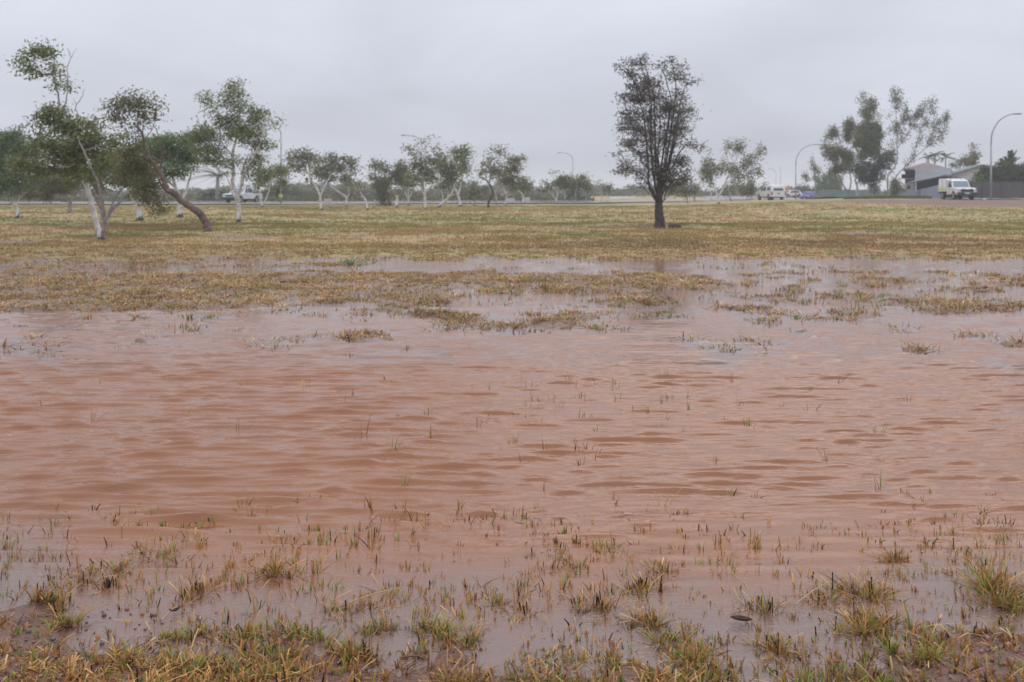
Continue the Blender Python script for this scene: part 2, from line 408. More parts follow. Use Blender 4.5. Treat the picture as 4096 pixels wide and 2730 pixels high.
# colours of the ground itself: mud, straw, olive turf, green turf, bare dirt
def lerp(a, b, t): return a + (b - a) * t[..., None]
mud = np.array([0.14, 0.062, 0.038]); straw = np.array([0.375, 0.252, 0.105]); olive = np.array([0.305, 0.240, 0.085])
green = np.array([0.185, 0.19, 0.052]); dirt = np.array([0.185, 0.105, 0.072]); brown = np.array([0.235, 0.148, 0.074])
pale = np.array([0.42, 0.285, 0.135])
def turf_colour(x, y):
    px, py = plan(x, y)
    n1 = fbm(x * 0.10, y * 0.16, 31, 4); n2 = fbm(x * 0.45, y * 0.5, 41, 3); n3 = fbm(x * 0.05 + 3, y * 0.11, 51, 3)
    c = lerp(np.broadcast_to(straw, x.shape + (3,)), olive, ss(0.40, 0.60, n1 + 0.16 * ss(40, 65, y) - 0.12 * ss(30, 22, y)))
    c = lerp(c, pale, 0.8 * ss(0.48, 0.7, n3) * ss(45, 70, y))
    c = lerp(c, green, 0.8 * ss(0.50, 0.68, n2) * ss(0.36, 0.55, n1) * ss(24, 34, y))
    c = lerp(c, brown, 0.65 * ss(0.53, 0.75, fbm(x * 0.3 + 9, y * 0.4, 61, 3)) * ss(60, 20, y))
    band = np.exp(-((py - 945) / 16) ** 2) * ss(1500, 2000, px) * ss(3600, 2900, px)      # greener belt past the dark tree
    c = lerp(c, green * 1.12, 0.8 * band * ss(0.38, 0.55, n2))
    c = lerp(c, brown, 0.75 * np.exp(-((py - 985) / 22) ** 2) * ss(1500, 2300, px) * ss(0.3, 0.55, n2))
    c = lerp(c, brown * 0.95, 0.7 * np.exp(-(((px - 560) / 520) ** 2 + ((py - 908) / 13) ** 2)))
    c = lerp(c, green, 0.8 * np.exp(-(((px - 230) / 130) ** 2 + ((py - 898) / 9) ** 2)))
    c = lerp(c, np.array([.17, .26, .05]), .85 * np.exp(-((((x / np.maximum(y, 1)) - .385) / .03) ** 2 + ((y - 66) / 3.0) ** 2)) * ss(.3, .5, n2))
    c = lerp(c, dirt * 0.8, 0.9 * np.exp(-(((px - 2630) / 110) ** 2 + ((py - 906) / 6) ** 2)))
    return c
c = turf_colour(X, Y)
def shoulder(x, y):
    u = x / np.maximum(y, 1)
    y0 = np.interp(u, [.25, .33, .40, .46, .6], [92, 86, 78, 73, 70])
    return ss(-2, 4, y - y0) * ss(101, 95, y) * ss(0.27, 0.34, u)
rr = shoulder(X, Y)
rr = np.maximum(rr, ss(40, 42, X) * ss(56, 54, X) * ss(96, 104, Y) * ss(240, 200, Y))
c = lerp(c, dirt, np.clip(rr * 1.1 - 0.35 * fbm(X * .3, Y * .3, 77, 3), 0, 1))
c = lerp(c, dirt * 0.9, ss(98, 101, Y) * ss(0.22, 0.05, X / np.maximum(Y, 1)) * ss(106, 104, Y) * 0.6)
wet = ss(0.30, -0.02, D) * ss(46, 30, Y)
wet = np.where(Y < 9, 1.0, np.maximum(wet, .8 * ss(24.5, 21.5, Y)))
c = lerp(c, mud, wet)
o = mk('ground', np.stack([X, Y, Z], -1).reshape(-1, 3), fan_faces(*X.shape), None, col=np.concatenate([c.reshape(-1, 3), wet.reshape(-1, 1)], 1), smooth=True)
tag(o, kind='structure')
m = bpy.data.materials.new('wet_red_soil_and_turf'); m.use_nodes = True
t = m.node_tree; b = t.nodes['Principled BSDF']
at = t.nodes.new('ShaderNodeAttribute'); at.attribute_name = 'Col'
co = t.nodes.new('ShaderNodeTexCoord')
n1 = t.nodes.new('ShaderNodeTexNoise'); n1.inputs['Scale'].default_value = 9; n1.inputs['Detail'].default_value = 6; n1.inputs['Roughness'].default_value = 0.65
t.links.new(co.outputs['Object'], n1.inputs['Vector'])
mr = t.nodes.new('ShaderNodeMapRange'); mr.inputs[1].default_value = 0.3; mr.inputs[2].default_value = 0.7; mr.inputs[3].default_value = 0.62; mr.inputs[4].default_value = 1.3
t.links.new(n1.outputs['Fac'], mr.inputs[0])
vm = t.nodes.new('ShaderNodeVectorMath'); vm.operation = 'SCALE'
t.links.new(at.outputs['Color'], vm.inputs[0]); t.links.new(mr.outputs[0], vm.inputs['Scale'])
t.links.new(vm.outputs[0], b.inputs['Base Color'])
n2 = t.nodes.new('ShaderNodeTexNoise'); n2.inputs['Scale'].default_value = 14; n2.inputs['Detail'].default_value = 3
t.links.new(co.outputs['Object'], n2.inputs['Vector'])
r2 = t.nodes.new('ShaderNodeMapRange'); r2.inputs[1].default_value = 0.35; r2.inputs[2].default_value = 0.65; r2.inputs[3].default_value = 0.16; r2.inputs[4].default_value = 0.5
t.links.new(n2.outputs['Fac'], r2.inputs[0])
rx = t.nodes.new('ShaderNodeMix'); rx.inputs[2].default_value = 0.9
t.links.new(at.outputs['Alpha'], rx.inputs[0]); t.links.new(r2.outputs[0], rx.inputs[3]); t.links.new(rx.outputs[0], b.inputs['Roughness'])
bp = t.nodes.new('ShaderNodeBump'); bp.inputs['Strength'].default_value = 0.8; bp.inputs['Distance'].default_value = 0.025
n3 = t.nodes.new('ShaderNodeTexNoise'); n3.inputs['Scale'].default_value = 45; n3.inputs['Detail'].default_value = 5
t.links.new(co.outputs['Object'], n3.inputs['Vector']); t.links.new(n3.outputs['Fac'], bp.inputs['Height']); t.links.new(bp.outputs[0], b.inputs['Normal'])
o.data.materials.append(m)
# plain under the sheet, out to the horizon behind the camera too
b_ = MB().box((-1500, -600, -1.2), (1500, 1500, -0.9)).build('terrain', mat('far_plain', (0.2, 0.16, 0.075), 0.9, noise=(0.02, (0.15, 0.13, 0.06), 3)))
tag(b_, kind='structure')

# ------------------------------------------------------------------ flood water, wind waves are real relief
wy = np.concatenate([np.linspace(-6, 2.4, 6, endpoint=False), np.arange(2.4, 5.0, 0.022), np.arange(5.0, 9.5, 0.0135), np.geomspace(9.5, 14, 150, endpoint=False), np.geomspace(14, 44, 90)])
wu = np.concatenate([np.linspace(-2.2, -0.6, 16, endpoint=False), np.linspace(-0.6, 0.6, 400), np.linspace(0.6, 2.2, 17)[1:]])
WX, WY = fan(wy, wu, 1.0)
hz = np.zeros_like(WX); hz2 = np.zeros_like(WX)
wr = np.random.default_rng(21)
gust = fbm(WX * 0.55, WY * 0.8, 91, 3)
w1 = fbm(WX * 0.75, WY * 0.55, 310, 3) - 0.5; w2 = fbm(WX * 1.4 + 5, WY * 1.0, 320, 2) - 0.5
gy = np.zeros_like(WX)
def train(lam, th, A, wa, wb, seed, stretch):
    """one wind-wave train: bent crests, short crest lengths, steep face towards the camera"""
    k = 2 * math.pi / lam
    ph = k * (WX * math.sin(th) + WY * math.cos(th)) + wa * w1 + wb * w2 + seed
    m = ss(0.30, 0.68, fbm(WX * stretch, WY * stretch * 1.5, seed + 330, 2))
    ph = ph + 0.5 * np.sin(ph)
    f = 1.27 - 2 * np.sqrt(np.sin(ph / 2) ** 2 + 0.006)          # peaked crests, round troughs
    return A * (0.40 + 0.75 * m) * f
hz += train(0.24, 0.03, 0.0042, 4, 2.5, 1, 1.3)
hz += train(0.172, 0.05, 0.0100, 5, 3, 2, 1.8)
hz += train(0.140, -0.08, 0.0078, -5, 4, 3, 2.2)
hz += train(0.110, 0.13, 0.0052, 7, -4, 4, 2.8)
hz += train(0.088, -0.20, 0.0030, -8, 6, 5, 3.4)
for i in range(40):
    lam = 0.085 * (0.20 / 0.085) ** wr.random()
    k = 2 * math.pi / lam; th = wr.normal(0.05, 0.5)
    hz += 0.014 / k * np.sin(k * (WX * math.sin(th) + WY * math.cos(th)) + wr.random() * 6.28)
amp = ss(3.9, 5.2, WY) * (1 - 0.68 * ss(9.0, 13.5, WY))
amp = amp * 0.92 + 0.08
amp *= 0.85 + 0.25 * ss(0.3, 0.7, gust)
hz = hz * amp
WZ = hz
# how deep the flood stands: thin water is clear and shows the dark mud, deep water is thick with red silt
wdep = ss(0.010, 0.072, -gz(WX, WY) + 0.014 * (fbm(WX * 1.3, WY * 1.6, 95, 3) - .5)).reshape(-1, 1)
o = mk('flood_water', np.stack([WX, WY, WZ], -1).reshape(-1, 3), fan_faces(*WX.shape), None, smooth=True, col=np.repeat(wdep, 3, 1))
tag(o, kind='structure')
m = bpy.data.materials.new('muddy_water'); m.use_nodes = True
t = m.node_tree; b = t.nodes['Principled BSDF']
b.inputs['Roughness'].default_value = 0.05; b.inputs['IOR'].default_value = 1.43; b.inputs['Specular IOR Level'].default_value = 0.5
co = t.nodes.new('ShaderNodeTexCoord')
n1 = t.nodes.new('ShaderNodeTexNoise'); n1.inputs['Scale'].default_value = 0.5; n1.inputs['Detail'].default_value = 4
t.links.new(co.outputs['Object'], n1.inputs['Vector'])
cx_ = t.nodes.new('ShaderNodeMix'); cx_.data_type = 'RGBA'
cx_.inputs[6].default_value = (0.262, 0.090, 0.022, 1); cx_.inputs[7].default_value = (0.232, 0.087, 0.029, 1)
t.links.new(n1.outputs['Fac'], cx_.inputs[0])
at = t.nodes.new('ShaderNodeAttribute'); at.attribute_name = 'Col'
c2 = t.nodes.new('ShaderNodeMix'); c2.data_type = 'RGBA'; c2.inputs[6].default_value = (0.180, 0.116, 0.094, 1)
t.links.new(at.outputs['Fac'], c2.inputs[0]); t.links.new(cx_.outputs[2], c2.inputs[7]); t.links.new(c2.outputs[2], b.inputs['Base Color'])
mp = t.nodes.new('ShaderNodeMapping'); mp.inputs['Scale'].default_value = (0.45, 1.5, 1)
t.links.new(co.outputs['Object'], mp.inputs['Vector'])
n2 = t.nodes.new('ShaderNodeTexNoise'); n2.inputs['Scale'].default_value = 20; n2.inputs['Detail'].default_value = 5; n2.inputs['Roughness'].default_value = 0.6; n2.inputs['Distortion'].default_value = 0.6
t.links.new(mp.outputs[0], n2.inputs['Vector'])
bp = t.nodes.new('ShaderNodeBump'); bp.inputs['Strength'].default_value = 0.20; bp.inputs['Distance'].default_value = 0.012
t.links.new(n2.outputs['Fac'], bp.inputs['Height'])
n4 = t.nodes.new('ShaderNodeTexNoise'); n4.inputs['Scale'].default_value = 60; n4.inputs['Detail'].default_value = 2
t.links.new(mp.outputs[0], n4.inputs['Vector'])
bp2 = t.nodes.new('ShaderNodeBump'); bp2.inputs['Strength'].default_value = 0.38; bp2.inputs['Distance'].default_value = 0.006
t.links.new(n4.outputs['Fac'], bp2.inputs['Height']); t.links.new(bp.outputs[0], bp2.inputs['Normal'])
t.links.new(bp2.outputs[0], b.inputs['Normal'])
o.data.materials.append(m)
def wave_at(x, y):
    return 0.0

# ------------------------------------------------------------------ roads
def strip(name, pts, half, zoff, material, kind='structure'):
    p = spline(pts, 14)
    tn = np.gradient(p, axis=0); tn /= np.linalg.norm(tn, axis=1)[:, None]
    nn = np.stack([-tn[:, 1], tn[:, 0]], 1)
    cols = np.linspace(-half, half, 5)
    V = (p[:, None, :] + nn[:, None, :] * cols[None, :, None]).reshape(-1, 2)
    z = gz(p[:, 0], p[:, 1])[:, None] + zoff + 0.03 * (1 - (cols / half) ** 2)[None, :]
    V3 = np.concatenate([V, z.reshape(-1, 1)], 1)
    return tag(mk(name, V3, fan_faces(len(p), 5), material, smooth=True), kind=kind)
M['asphalt'] = mat('wet_asphalt', (0.16, 0.155, 0.16), 0.35, noise=(1.5, (0.12, 0.115, 0.12), 4))
M['kerb'] = mat('kerb_concrete', (0.46, 0.44, 0.43), 0.7, noise=(2, (0.36, 0.34, 0.33), 4))
ROAD = [(-160, 108), (-70, 110), (-20, 113), (10, 121), (26, 140), (38, 175), (48, 230), (60, 330)]
strip('road', ROAD, 4.2, 0.12, M['asphalt'])
strip('kerb', [(x + 0.0, y - 4.4) for x, y in ROAD[:4]], 0.22, 0.16, M['kerb'])
strip('kerb', [(x, y + 4.4) for x, y in ROAD[:4]], 0.22, 0.22, M['kerb'])
strip('side_road', [(47.5, 96), (47.5, 130), (48, 170), (52, 230)], 3.0, 0.05, M['asphalt'])

# ------------------------------------------------------------------ grass
def blades(base, h, w, az, lean, bend, face, cb, ct, seg=3, taper=0.9):
    """vectorised ribbons; arrays of n; cb, ct base and tip colours (n,3)"""
    n = len(base)
    t = np.linspace(0, 1, seg + 1)
    hor = h[:, None] * (lean[:, None] * t + bend[:, None] * t * t)
    ver = h[:, None] * (t * np.sqrt(np.clip(1 - 0.35 * lean ** 2, 0.2, 1))[:, None] - 0.42 * np.abs(bend)[:, None] * t ** 2.2)
    ctr = base[:, None, :] + np.stack([hor * np.cos(az)[:, None], hor * np.sin(az)[:, None], ver], -1)
    taper = np.broadcast_to(taper, (n,))
    ww = 0.5 * w[:, None] * (1 - taper[:, None] * t ** 1.5)
    sd = np.stack([np.cos(face), np.sin(face), np.zeros(n)], -1)
    L = ctr - ww[..., None] * sd[:, None, :]; Rr = ctr + ww[..., None] * sd[:, None, :]
    V = np.stack([L, Rr], 2).reshape(-1, 3)
    C = np.repeat((cb[:, None, :] * (1 - t[None, :, None]) + ct[:, None, :] * t[None, :, None])[:, :, None, :], 2, 2).reshape(-1, 3)
    k = np.arange(n)[:, None] * (2 * (seg + 1)) + np.arange(seg)[None, :] * 2
    Fq = np.stack([k, k + 1, k + 3, k + 2], -1).reshape(-1, 4)
    return V, Fq, C
STRAW = np.array([[0.55, 0.345, 0.125], [0.46, 0.265, 0.10], [0.36, 0.19, 0.075], [0.62, 0.44, 0.20], [0.52, 0.36, 0.12], [0.27, 0.135, 0.06]])
GREEN = np.array([[0.31, 0.36, 0.065], [0.22, 0.32, 0.055], [0.40, 0.39, 0.085], [0.18, 0.26, 0.06], [0.34, 0.39, 0.09]])
BLACK = np.array([[0.03, 0.02, 0.016], [0.05, 0.03, 0.022]])
def tuft_blades(rg, n, cx, cy, r, h, green, dark=0, cz=None, flop=0.25):
    ns = rg.integers(4, 8); so_ = rg.normal(0, .62, (ns, 2)) * r; sw = rg.random(ns) ** 1.5 + .15
    wh = rg.choice(ns, n, p=sw / sw.sum()); sh = rg.uniform(.55, 1.15, ns)[wh]
    ang = rg.random(n) * 6.28; rad = r * np.abs(rg.normal(0, 0.26, n)) * rg.uniform(.5, 1.4, ns)[wh]
    x = cx + so_[wh, 0] + rad * np.cos(ang); y = cy + so_[wh, 1] * .8 + rad * np.sin(ang) * 0.8
    z = gz(x, y) - 0.006
    z = np.maximum(z, -0.03)
    g = rg.random(n) < green; dk = (~g) & (rg.random(n) < dark / max(n, 1))
    fl = (~g) & (~dk) & (rg.random(n) < flop)
    hh = h * np.where(g, rg.uniform(.35, 1.15, n), np.where(dk, rg.uniform(.4, .85, n), rg.uniform(.25, .95, n)))
    hh = hh * sh * np.where(fl, 1.15, 1) + np.maximum(-z, 0)
    w = np.where(g, rg.uniform(.005, .011, n), np.where(dk, rg.uniform(.004, .007, n), rg.uniform(.0035, .0075, n)))
    az = ang + rg.normal(0, 0.6, n)
    lean = np.where(dk, rg.normal(0, .12, n), rg.normal(.06, .30, n) + .2 * rad / max(r, 1e-4) * .5)
    lean = np.where(fl, rg.uniform(.5, 1.1, n), lean)
    bend = np.where(dk, 0, np.where(g, rg.uniform(.1, .9, n), rg.normal(.08, .3, n)))
    bend = np.where(fl, rg.uniform(.2, .9, n), bend)
    face = rg.normal(0, 0.8, n)
    st = STRAW[rg.integers(0, len(STRAW), n)] * rg.uniform(.7, 1.2, (n, 1)) * np.array([[1.08, .96, .84]])
    gr = GREEN[rg.integers(0, len(GREEN), n)] * rg.uniform(.8, 1.2, (n, 1))
    bk = BLACK[rg.integers(0, 2, n)]
    ct = np.where(g[:, None], gr, np.where(dk[:, None], bk, st))
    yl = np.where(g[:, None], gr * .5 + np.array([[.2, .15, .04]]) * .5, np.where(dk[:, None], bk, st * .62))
    taper = np.where(g, .95, np.where(dk, .05, np.where(rg.random(n) < .6, .25, .9)))
    return np.stack([x, y, z], -1), hh, w, az, lean, bend, face, yl, ct, taper
for i, (cxp, cyp, sp, hp, gs, mound, n, dk, lab) in enumerate(CLUMPS):
    rg = np.random.default_rng(100 + i)
    d = H * F / (cyp - HY)
    d = min(d, 6.0)
    x0 = (cxp - CX) / F * d
    args = tuft_blades(rg, int(n * 1.0), x0, d, sp / F * d * 1.15, hp / F * d * .80, gs * .66, dk, flop=.5)
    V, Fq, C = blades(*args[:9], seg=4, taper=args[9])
    # brown thatch round the foot of the clump
    a2 = list(tuft_blades(rg, int(n * .8), x0, d, sp / F * d * 1.0, hp / F * d * .42, 0, 0, flop=.5))
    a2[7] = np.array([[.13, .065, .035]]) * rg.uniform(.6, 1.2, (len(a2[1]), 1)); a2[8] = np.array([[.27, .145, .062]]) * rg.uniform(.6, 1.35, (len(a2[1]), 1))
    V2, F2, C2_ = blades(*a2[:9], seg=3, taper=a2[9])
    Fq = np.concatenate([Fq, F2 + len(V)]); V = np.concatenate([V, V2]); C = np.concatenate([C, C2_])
    V = V - np.array([x0, d, 0])
    o = mk('grass_clump', V, Fq, M['grass'], col=C, loc=(x0, d, 0))
    tag(o, lab, 'grass clump', 'grass clumps standing along the near water edge')

def scatter(name, n, pyr, pxr, dens, h, w, nb, green, label, seed, bright=1.0, seg=2, spread=.03, flop=.15, dark=.04):
    """many small tufts as one mass; py range drawn evenly in plan"""
    rg = np.random.default_rng(seed)
    d0, d1 = H * F / (pyr[1] - HY), H * F / (pyr[0] - HY)
    y = np.sqrt(rg.uniform(d0 ** 2, d1 ** 2, n))
    px = rg.uniform(pxr[0], pxr[1], n)
    x = (px - CX) / F * y
    keep = rg.random(n) < dens(x, y)
    x, y = x[keep], y[keep]
    m_ = len(x)
    k = np.repeat(np.arange(m_), nb)
    n2 = len(k)
    lump = fbm(x * 3.0, y * 2.2, 231, 2)
    hs = (rg.uniform(.5, 1.2, m_) * (.25 + 1.5 * lump))[k]; gsel = (rg.random(m_) < green)[k]
    ang = rg.random(n2) * 6.28; rad = spread * np.abs(rg.normal(0, 1, n2)) * hs
    bx, by = x[k] + rad * np.cos(ang), y[k] + rad * np.sin(ang)
    bz = np.maximum(gz(bx, by), -0.03) - .005
    g = gsel & (rg.random(n2) < .75); dk = (~g) & (rg.random(n2) < dark); fl = (~g) & (rg.random(n2) < flop)
    hh = h * hs * rg.uniform(.45, 1.1, n2) * np.where(fl, 1.3, 1) + np.maximum(-bz, 0)
    ww = w * rg.uniform(.7, 1.4, n2) * np.where(g, 1.25, 1)
    lean = np.where(fl, rg.uniform(.4, 1.3, n2), np.abs(rg.normal(.12, .2, n2))); bend = np.where(fl, .5, rg.normal(.1, .2, n2))
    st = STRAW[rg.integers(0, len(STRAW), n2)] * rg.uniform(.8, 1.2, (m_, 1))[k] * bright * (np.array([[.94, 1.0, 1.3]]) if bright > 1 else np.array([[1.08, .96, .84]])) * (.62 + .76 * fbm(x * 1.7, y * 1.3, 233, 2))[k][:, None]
    gr = GREEN[rg.integers(0, len(GREEN), n2)] * rg.uniform(.75, 1.15, (m_, 1))[k]
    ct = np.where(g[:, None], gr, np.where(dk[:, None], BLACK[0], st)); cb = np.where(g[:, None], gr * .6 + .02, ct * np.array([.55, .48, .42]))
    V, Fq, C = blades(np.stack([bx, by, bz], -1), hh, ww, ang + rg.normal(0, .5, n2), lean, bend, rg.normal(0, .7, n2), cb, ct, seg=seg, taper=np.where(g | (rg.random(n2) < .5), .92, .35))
    o = mk(name, V, Fq, M['grass'], col=C)
    return tag(o, label, 'grass', kind='stuff')
# near stubble
def near_d(x, y):
    px, py = plan(x, y)
    patch = ss(.40, .62, fbm(x * 4.2, y * 4.2, 201, 3))
    line = ss(1900, 2330, py) ** 1.5 * (.20 + .75 * patch)
    mat_l = ss(2560, 2640, py) * ss(.30, .50, fbm(x * 3, y * 3, 205, 2)) * np.where((px > 3700) | ((px < 230)), .25, 1)
    return np.clip(np.maximum(line * .8, mat_l), 0, 1)
scatter('stubble_grass', 8200, (1880, 2860), (-500, 4600), near_d, .040, .0062, 5, .30, 'short straw and green stubble poking out of the near water and mud', 301, seg=3, spread=.013, dark=.10)
def mat_d(x, y):
    px, py = plan(x, y)
    e = np.interp(px, [-600, 0, 250, 600, 900, 1300, 1700, 2100, 2500, 3000, 3400, 3650, 4000, 4700], [2600, 2600, 2590, 2600, 2690, 2680, 2650, 2620, 2640, 2640, 2680, 2700, 2740, 2740])
    return ss(-20, 40, py - e) * (.06 + .94 * ss(.42, .58, fbm(x * 3.6, y * 4.5, 207, 3)))
scatter('straw_mat', 2100, (2570, 2900), (-500, 4600), mat_d, .038, .0062, 9, .26, 'matted straw grass along the bottom of the picture', 302, seg=4, spread=.034, flop=.75, dark=.05)
# lone stems in open water
scatter('lone_stems', 480, (1480, 2130), (-600, 4700), lambda x, y: .12 + .88 * ss(.5, .7, fbm(x * .8, y * .8, 211, 2)) * ss(5.0, 4.0, y) + .5 * np.exp(-((x - .3) ** 2 / 2 + (y - 7.6) ** 2 / 3)), .085, .005, 4, .5, 'lone grass stems standing in the open flood water', 303, seg=3, spread=.02, dark=.1)
# middle distance: tufts wherever the ground stands out of the flood
def mid_d(x, y):
    D = dryness(x, y)
    return np.clip(.14 * ss(-.34, -.05, D) + .9 * ss(-.08, .36, D) * (.12 + .88 * ss(.38, .58, fbm(x * 2.6, y * 2.0, 235, 2))), 0, 1)
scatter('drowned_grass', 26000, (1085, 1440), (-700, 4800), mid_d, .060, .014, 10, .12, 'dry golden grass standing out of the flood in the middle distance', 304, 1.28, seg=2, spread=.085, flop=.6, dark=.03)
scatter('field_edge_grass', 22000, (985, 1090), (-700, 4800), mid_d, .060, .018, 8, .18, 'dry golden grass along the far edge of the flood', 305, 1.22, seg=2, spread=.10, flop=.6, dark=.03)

def field(name, n, y0, y1, h, w, nb, label, seed):
    rg = np.random.default_rng(seed)
    y = np.sqrt(rg.uniform(y0 ** 2, y1 ** 2, n)); x = rg.uniform(-.66, .66, n) * y
    keep = (rg.random(n) < .25 + .75 * ss(.4, .6, fbm(x * .5, y * .5, 221, 3))) & (dryness(x, y) > .12)
    u = x / y
    keep &= shoulder(x, y) < .3
    x, y = x[keep], y[keep]; m_ = len(x)
    k = np.repeat(np.arange(m_), nb); n2 = len(k)
    ang = rg.random(n2) * 6.28; rad = .11 * np.abs(rg.normal(0, 1, n2))
    bx, by = x[k] + rad * np.cos(ang) * 1.5, y[k] + rad * np.sin(ang)
    c = turf_colour(x, y)[k] * rg.uniform(.86, 1.18, (m_, 1))[k] * rg.uniform(.9, 1.1, (n2, 1))
    V, Fq, C = blades(np.stack([bx, by, gz(bx, by) - .01], -1), h * rg.uniform(.5, 1.4, n2), w * rg.uniform(.7, 1.4, n2), ang, np.abs(rg.normal(.2, .25, n2)), rg.normal(.1, .2, n2), rg.normal(0, .7, n2), c * .8, c * 1.05, seg=1, taper=.7)
    return tag(mk(name, V, Fq, M['grass'], col=C), label, 'grass', kind='stuff')
field('field_grass', 36000, 27, 48, .065, .022, 6, 'mown dry grass of the field in front of the trees', 311)
field('field_grass', 33000, 48, 98, .075, .045, 5, 'olive and tan grass of the far field around the white gums', 312)

# ------------------------------------------------------------------ small things in the foreground
rg = np.random.default_rng(55)
pv, pf, pc, nb_ = [], [], [], 0
ico = [(0, 0, 1), (.89, 0, .45), (.28, .85, .45), (-.72, .53, .45), (-.72, -.53, .45), (.28, -.85, .45), (.72, .53, -.45), (-.28, .85, -.45), (-.89, 0, -.45), (-.28, -.85, -.45), (.72, -.53, -.45), (0, 0, -1)]
icf = [(0, 1, 2), (0, 2, 3), (0, 3, 4), (0, 4, 5), (0, 5, 1), (1, 6, 2), (2, 6, 7), (2, 7, 3), (3, 7, 8), (3, 8, 4), (4, 8, 9), (4, 9, 5), (5, 9, 10), (5, 10, 1), (1, 10, 6), (11, 7, 6), (11, 8, 7), (11, 9, 8), (11, 10, 9), (11, 6, 10)]
ico = np.array(ico)
for i in range(900):
    if i % 2: pxx, pyy = rg.uniform(3650, 4700), rg.uniform(2550, 2900)
    else: pxx, pyy = rg.uniform(-500, 900), rg.uniform(2440, 2900)
    d = H * F / (pyy - HY); x = (pxx - CX) / F * d
    s = .004 + .009 * rg.random() ** 3
    v = ico * s * rg.uniform(.6, 1.2, 3) * rg.uniform(.8, 1.2, (12, 1)) + np.array([x, d, max(float(gz(x, d)), 0) + s * .2])
    pv.append(v); pf.append(np.array(icf) + 12 * i)
    pc.append(np.tile(np.array([[.20, .085, .06], [.14, .07, .055], [.30, .14, .10], [.12, .10, .095]][rg.integers(4)]), (12, 1)))
tag(mk('pebbles', np.concatenate(pv), np.concatenate(pf), mat('wet_pebble', attr=True, rough=.3), col=np.concatenate(pc)), 'small red and grey pebbles on the wet mud banks', 'pebbles', kind='stuff')

def dead_leaf(pxx, pyy, L, W, az, curl, color, label, z=0.0, n=8):
    d = H * F / (pyy - HY); x = (pxx - CX) / F * d
    root = None
    V = []; Fc = []
    for layer in (0, -.0012):
        for i in range(n + 1):
            s = i / n; ww = W * math.sin(math.pi * min(1, s * 1.02)) ** .7 if 0 < i < n else .0008
            for q in (-1, 0, 1):
                lx = (s - .5) * L; ly = q * ww / 2; lz = curl * (4 * (s - .5) ** 2) * L * .5 + (abs(q) * ww * .35) + layer
                V.append((lx * math.cos(az) - ly * math.sin(az), lx * math.sin(az) + ly * math.cos(az), lz + .004))
    for L0 in (0, 3 * (n + 1)):
        for i in range(n):
            for q in range(2):
                a = L0 + i * 3 + q
                Fc.append((a, a + 1, a + 4, a + 3))
    o = mk('dead_leaf', V, np.array(Fc), mat('dead_leaf_' + str(int(pxx)), color, .75, noise=(60, tuple(c * .6 for c in color), 3), spec=.15), loc=(x, d, max(float(gz(x, d)), 0) + z), smooth=True)
    return tag(o, label, 'leaf', 'dead leaves lying in the near water')
dead_leaf(2965, 2500, .085, .034, -.3, .22, (.075, .04, .026), 'large dark curled leaf lying in the water, right of centre', .012)
dead_leaf(700, 2462, .05, .02, .6, .6, (.07, .035, .025), 'small dark leaf on a fallen stalk at lower left', .012)
dead_leaf(3340, 2655, .05, .018, .1, .1, (.35, .13, .06), 'orange leaf floating flat in shallow water, lower right', .001)
dead_leaf(880, 2715, .04, .016, .5, .2, (.34, .12, .045), 'small orange leaf on the mud at the bottom left', .003)
def stalk(p0, p1, r, z0, z1, color, label):
    d0, d1 = H * F / (p0[1] - HY), H * F / (p1[1] - HY)
    a = np.array([(p0[0] - CX) / F * d0, d0, 0]); b = np.array([(p1[0] - CX) / F * d1, d1, 0])
    a[2] = max(float(gz(a[0], a[1])), 0) + z0; b[2] = max(float(gz(b[0], b[1])), 0) + z1
    mid = (a + b) / 2 + np.array([.006, .01, .006])
    pts = spline([a, mid, b], 5)
    o = MB().tube(pts - a, np.linspace(r, r * .6, len(pts)), 6).build('fallen_stalk', color, smooth=True)
    o.location = a
    return tag(o, label, 'stalk', 'loose stalks lying among the near grass')
M['stalk'] = mat('dry_stalk', (.46, .34, .17), .6, noise=(30, (.36, .24, .11), 3))
M['twig'] = mat('red_brown_twig', (.22, .095, .055), .5, noise=(30, (.14, .06, .04), 3))
stalk((1360, 2432), (1605, 2380), .0032, .006, .03, M['stalk'], 'long pale stalk bent down into the water, centre foreground')
stalk((645, 2492), (705, 2446), .003, .01, .02, M['stalk'], 'pale stalk pointing up to a small dark leaf, lower left')
stalk((1600, 2635), (1715, 2646), .0042, .003, .004, M['twig'], 'red brown twig lying in the water at bottom centre')
stalk((2840, 2262), (2960, 2325), .002, .03, .004, M['stalk'], 'thin pale straw slanting over the water, right of centre')
stalk((3180, 2432), (3320, 2376), .003, .012, .05, M['stalk'], 'pale straw lying across the dark stubble, right foreground')
stalk((60, 2512), (30, 2640), .004, .004, .004, M['twig'], 'dark wet twig on the mud at the left edge')
stalk((560, 2700), (980, 2672), .004, .012, .015, M['twig'], 'dark fallen stick under the straw mat at the bottom left')

# ------------------------------------------------------------------ trees
EUC = np.array([1.55, 1.68, 1.5]) * np.array([[.122, .142, .052], [.100, .122, .046], [.145, .158, .060], [.088, .098, .042], [.168, .150, .064]])
GREY = np.array([1.36, 1.46, 1.3]) * np.array([[.135, .142, .080], [.110, .118, .064], [.155, .154, .088], [.155, .132, .074]])
LUSH = np.array([1.6, 1.75, 1.5]) * np.array([[.085, .125, .042], [.070, .105, .038], [.110, .145, .050], [.100, .110, .045]])
OLIV = np.array([1.38, 1.5, 1.35]) * np.array([[.128, .122, .046], [.105, .105, .040], [.158, .138, .052], [.095, .088, .038]])
DARK = np.array([1.75, 1.78, 1.75]) * np.array([[.085, .080, .066], [.105, .096, .080], [.070, .066, .058], [.120, .104, .082]])
HEDG = np.array([[.045, .075, .025], [.035, .060, .022], [.060, .090, .028], [.040, .055, .025]])
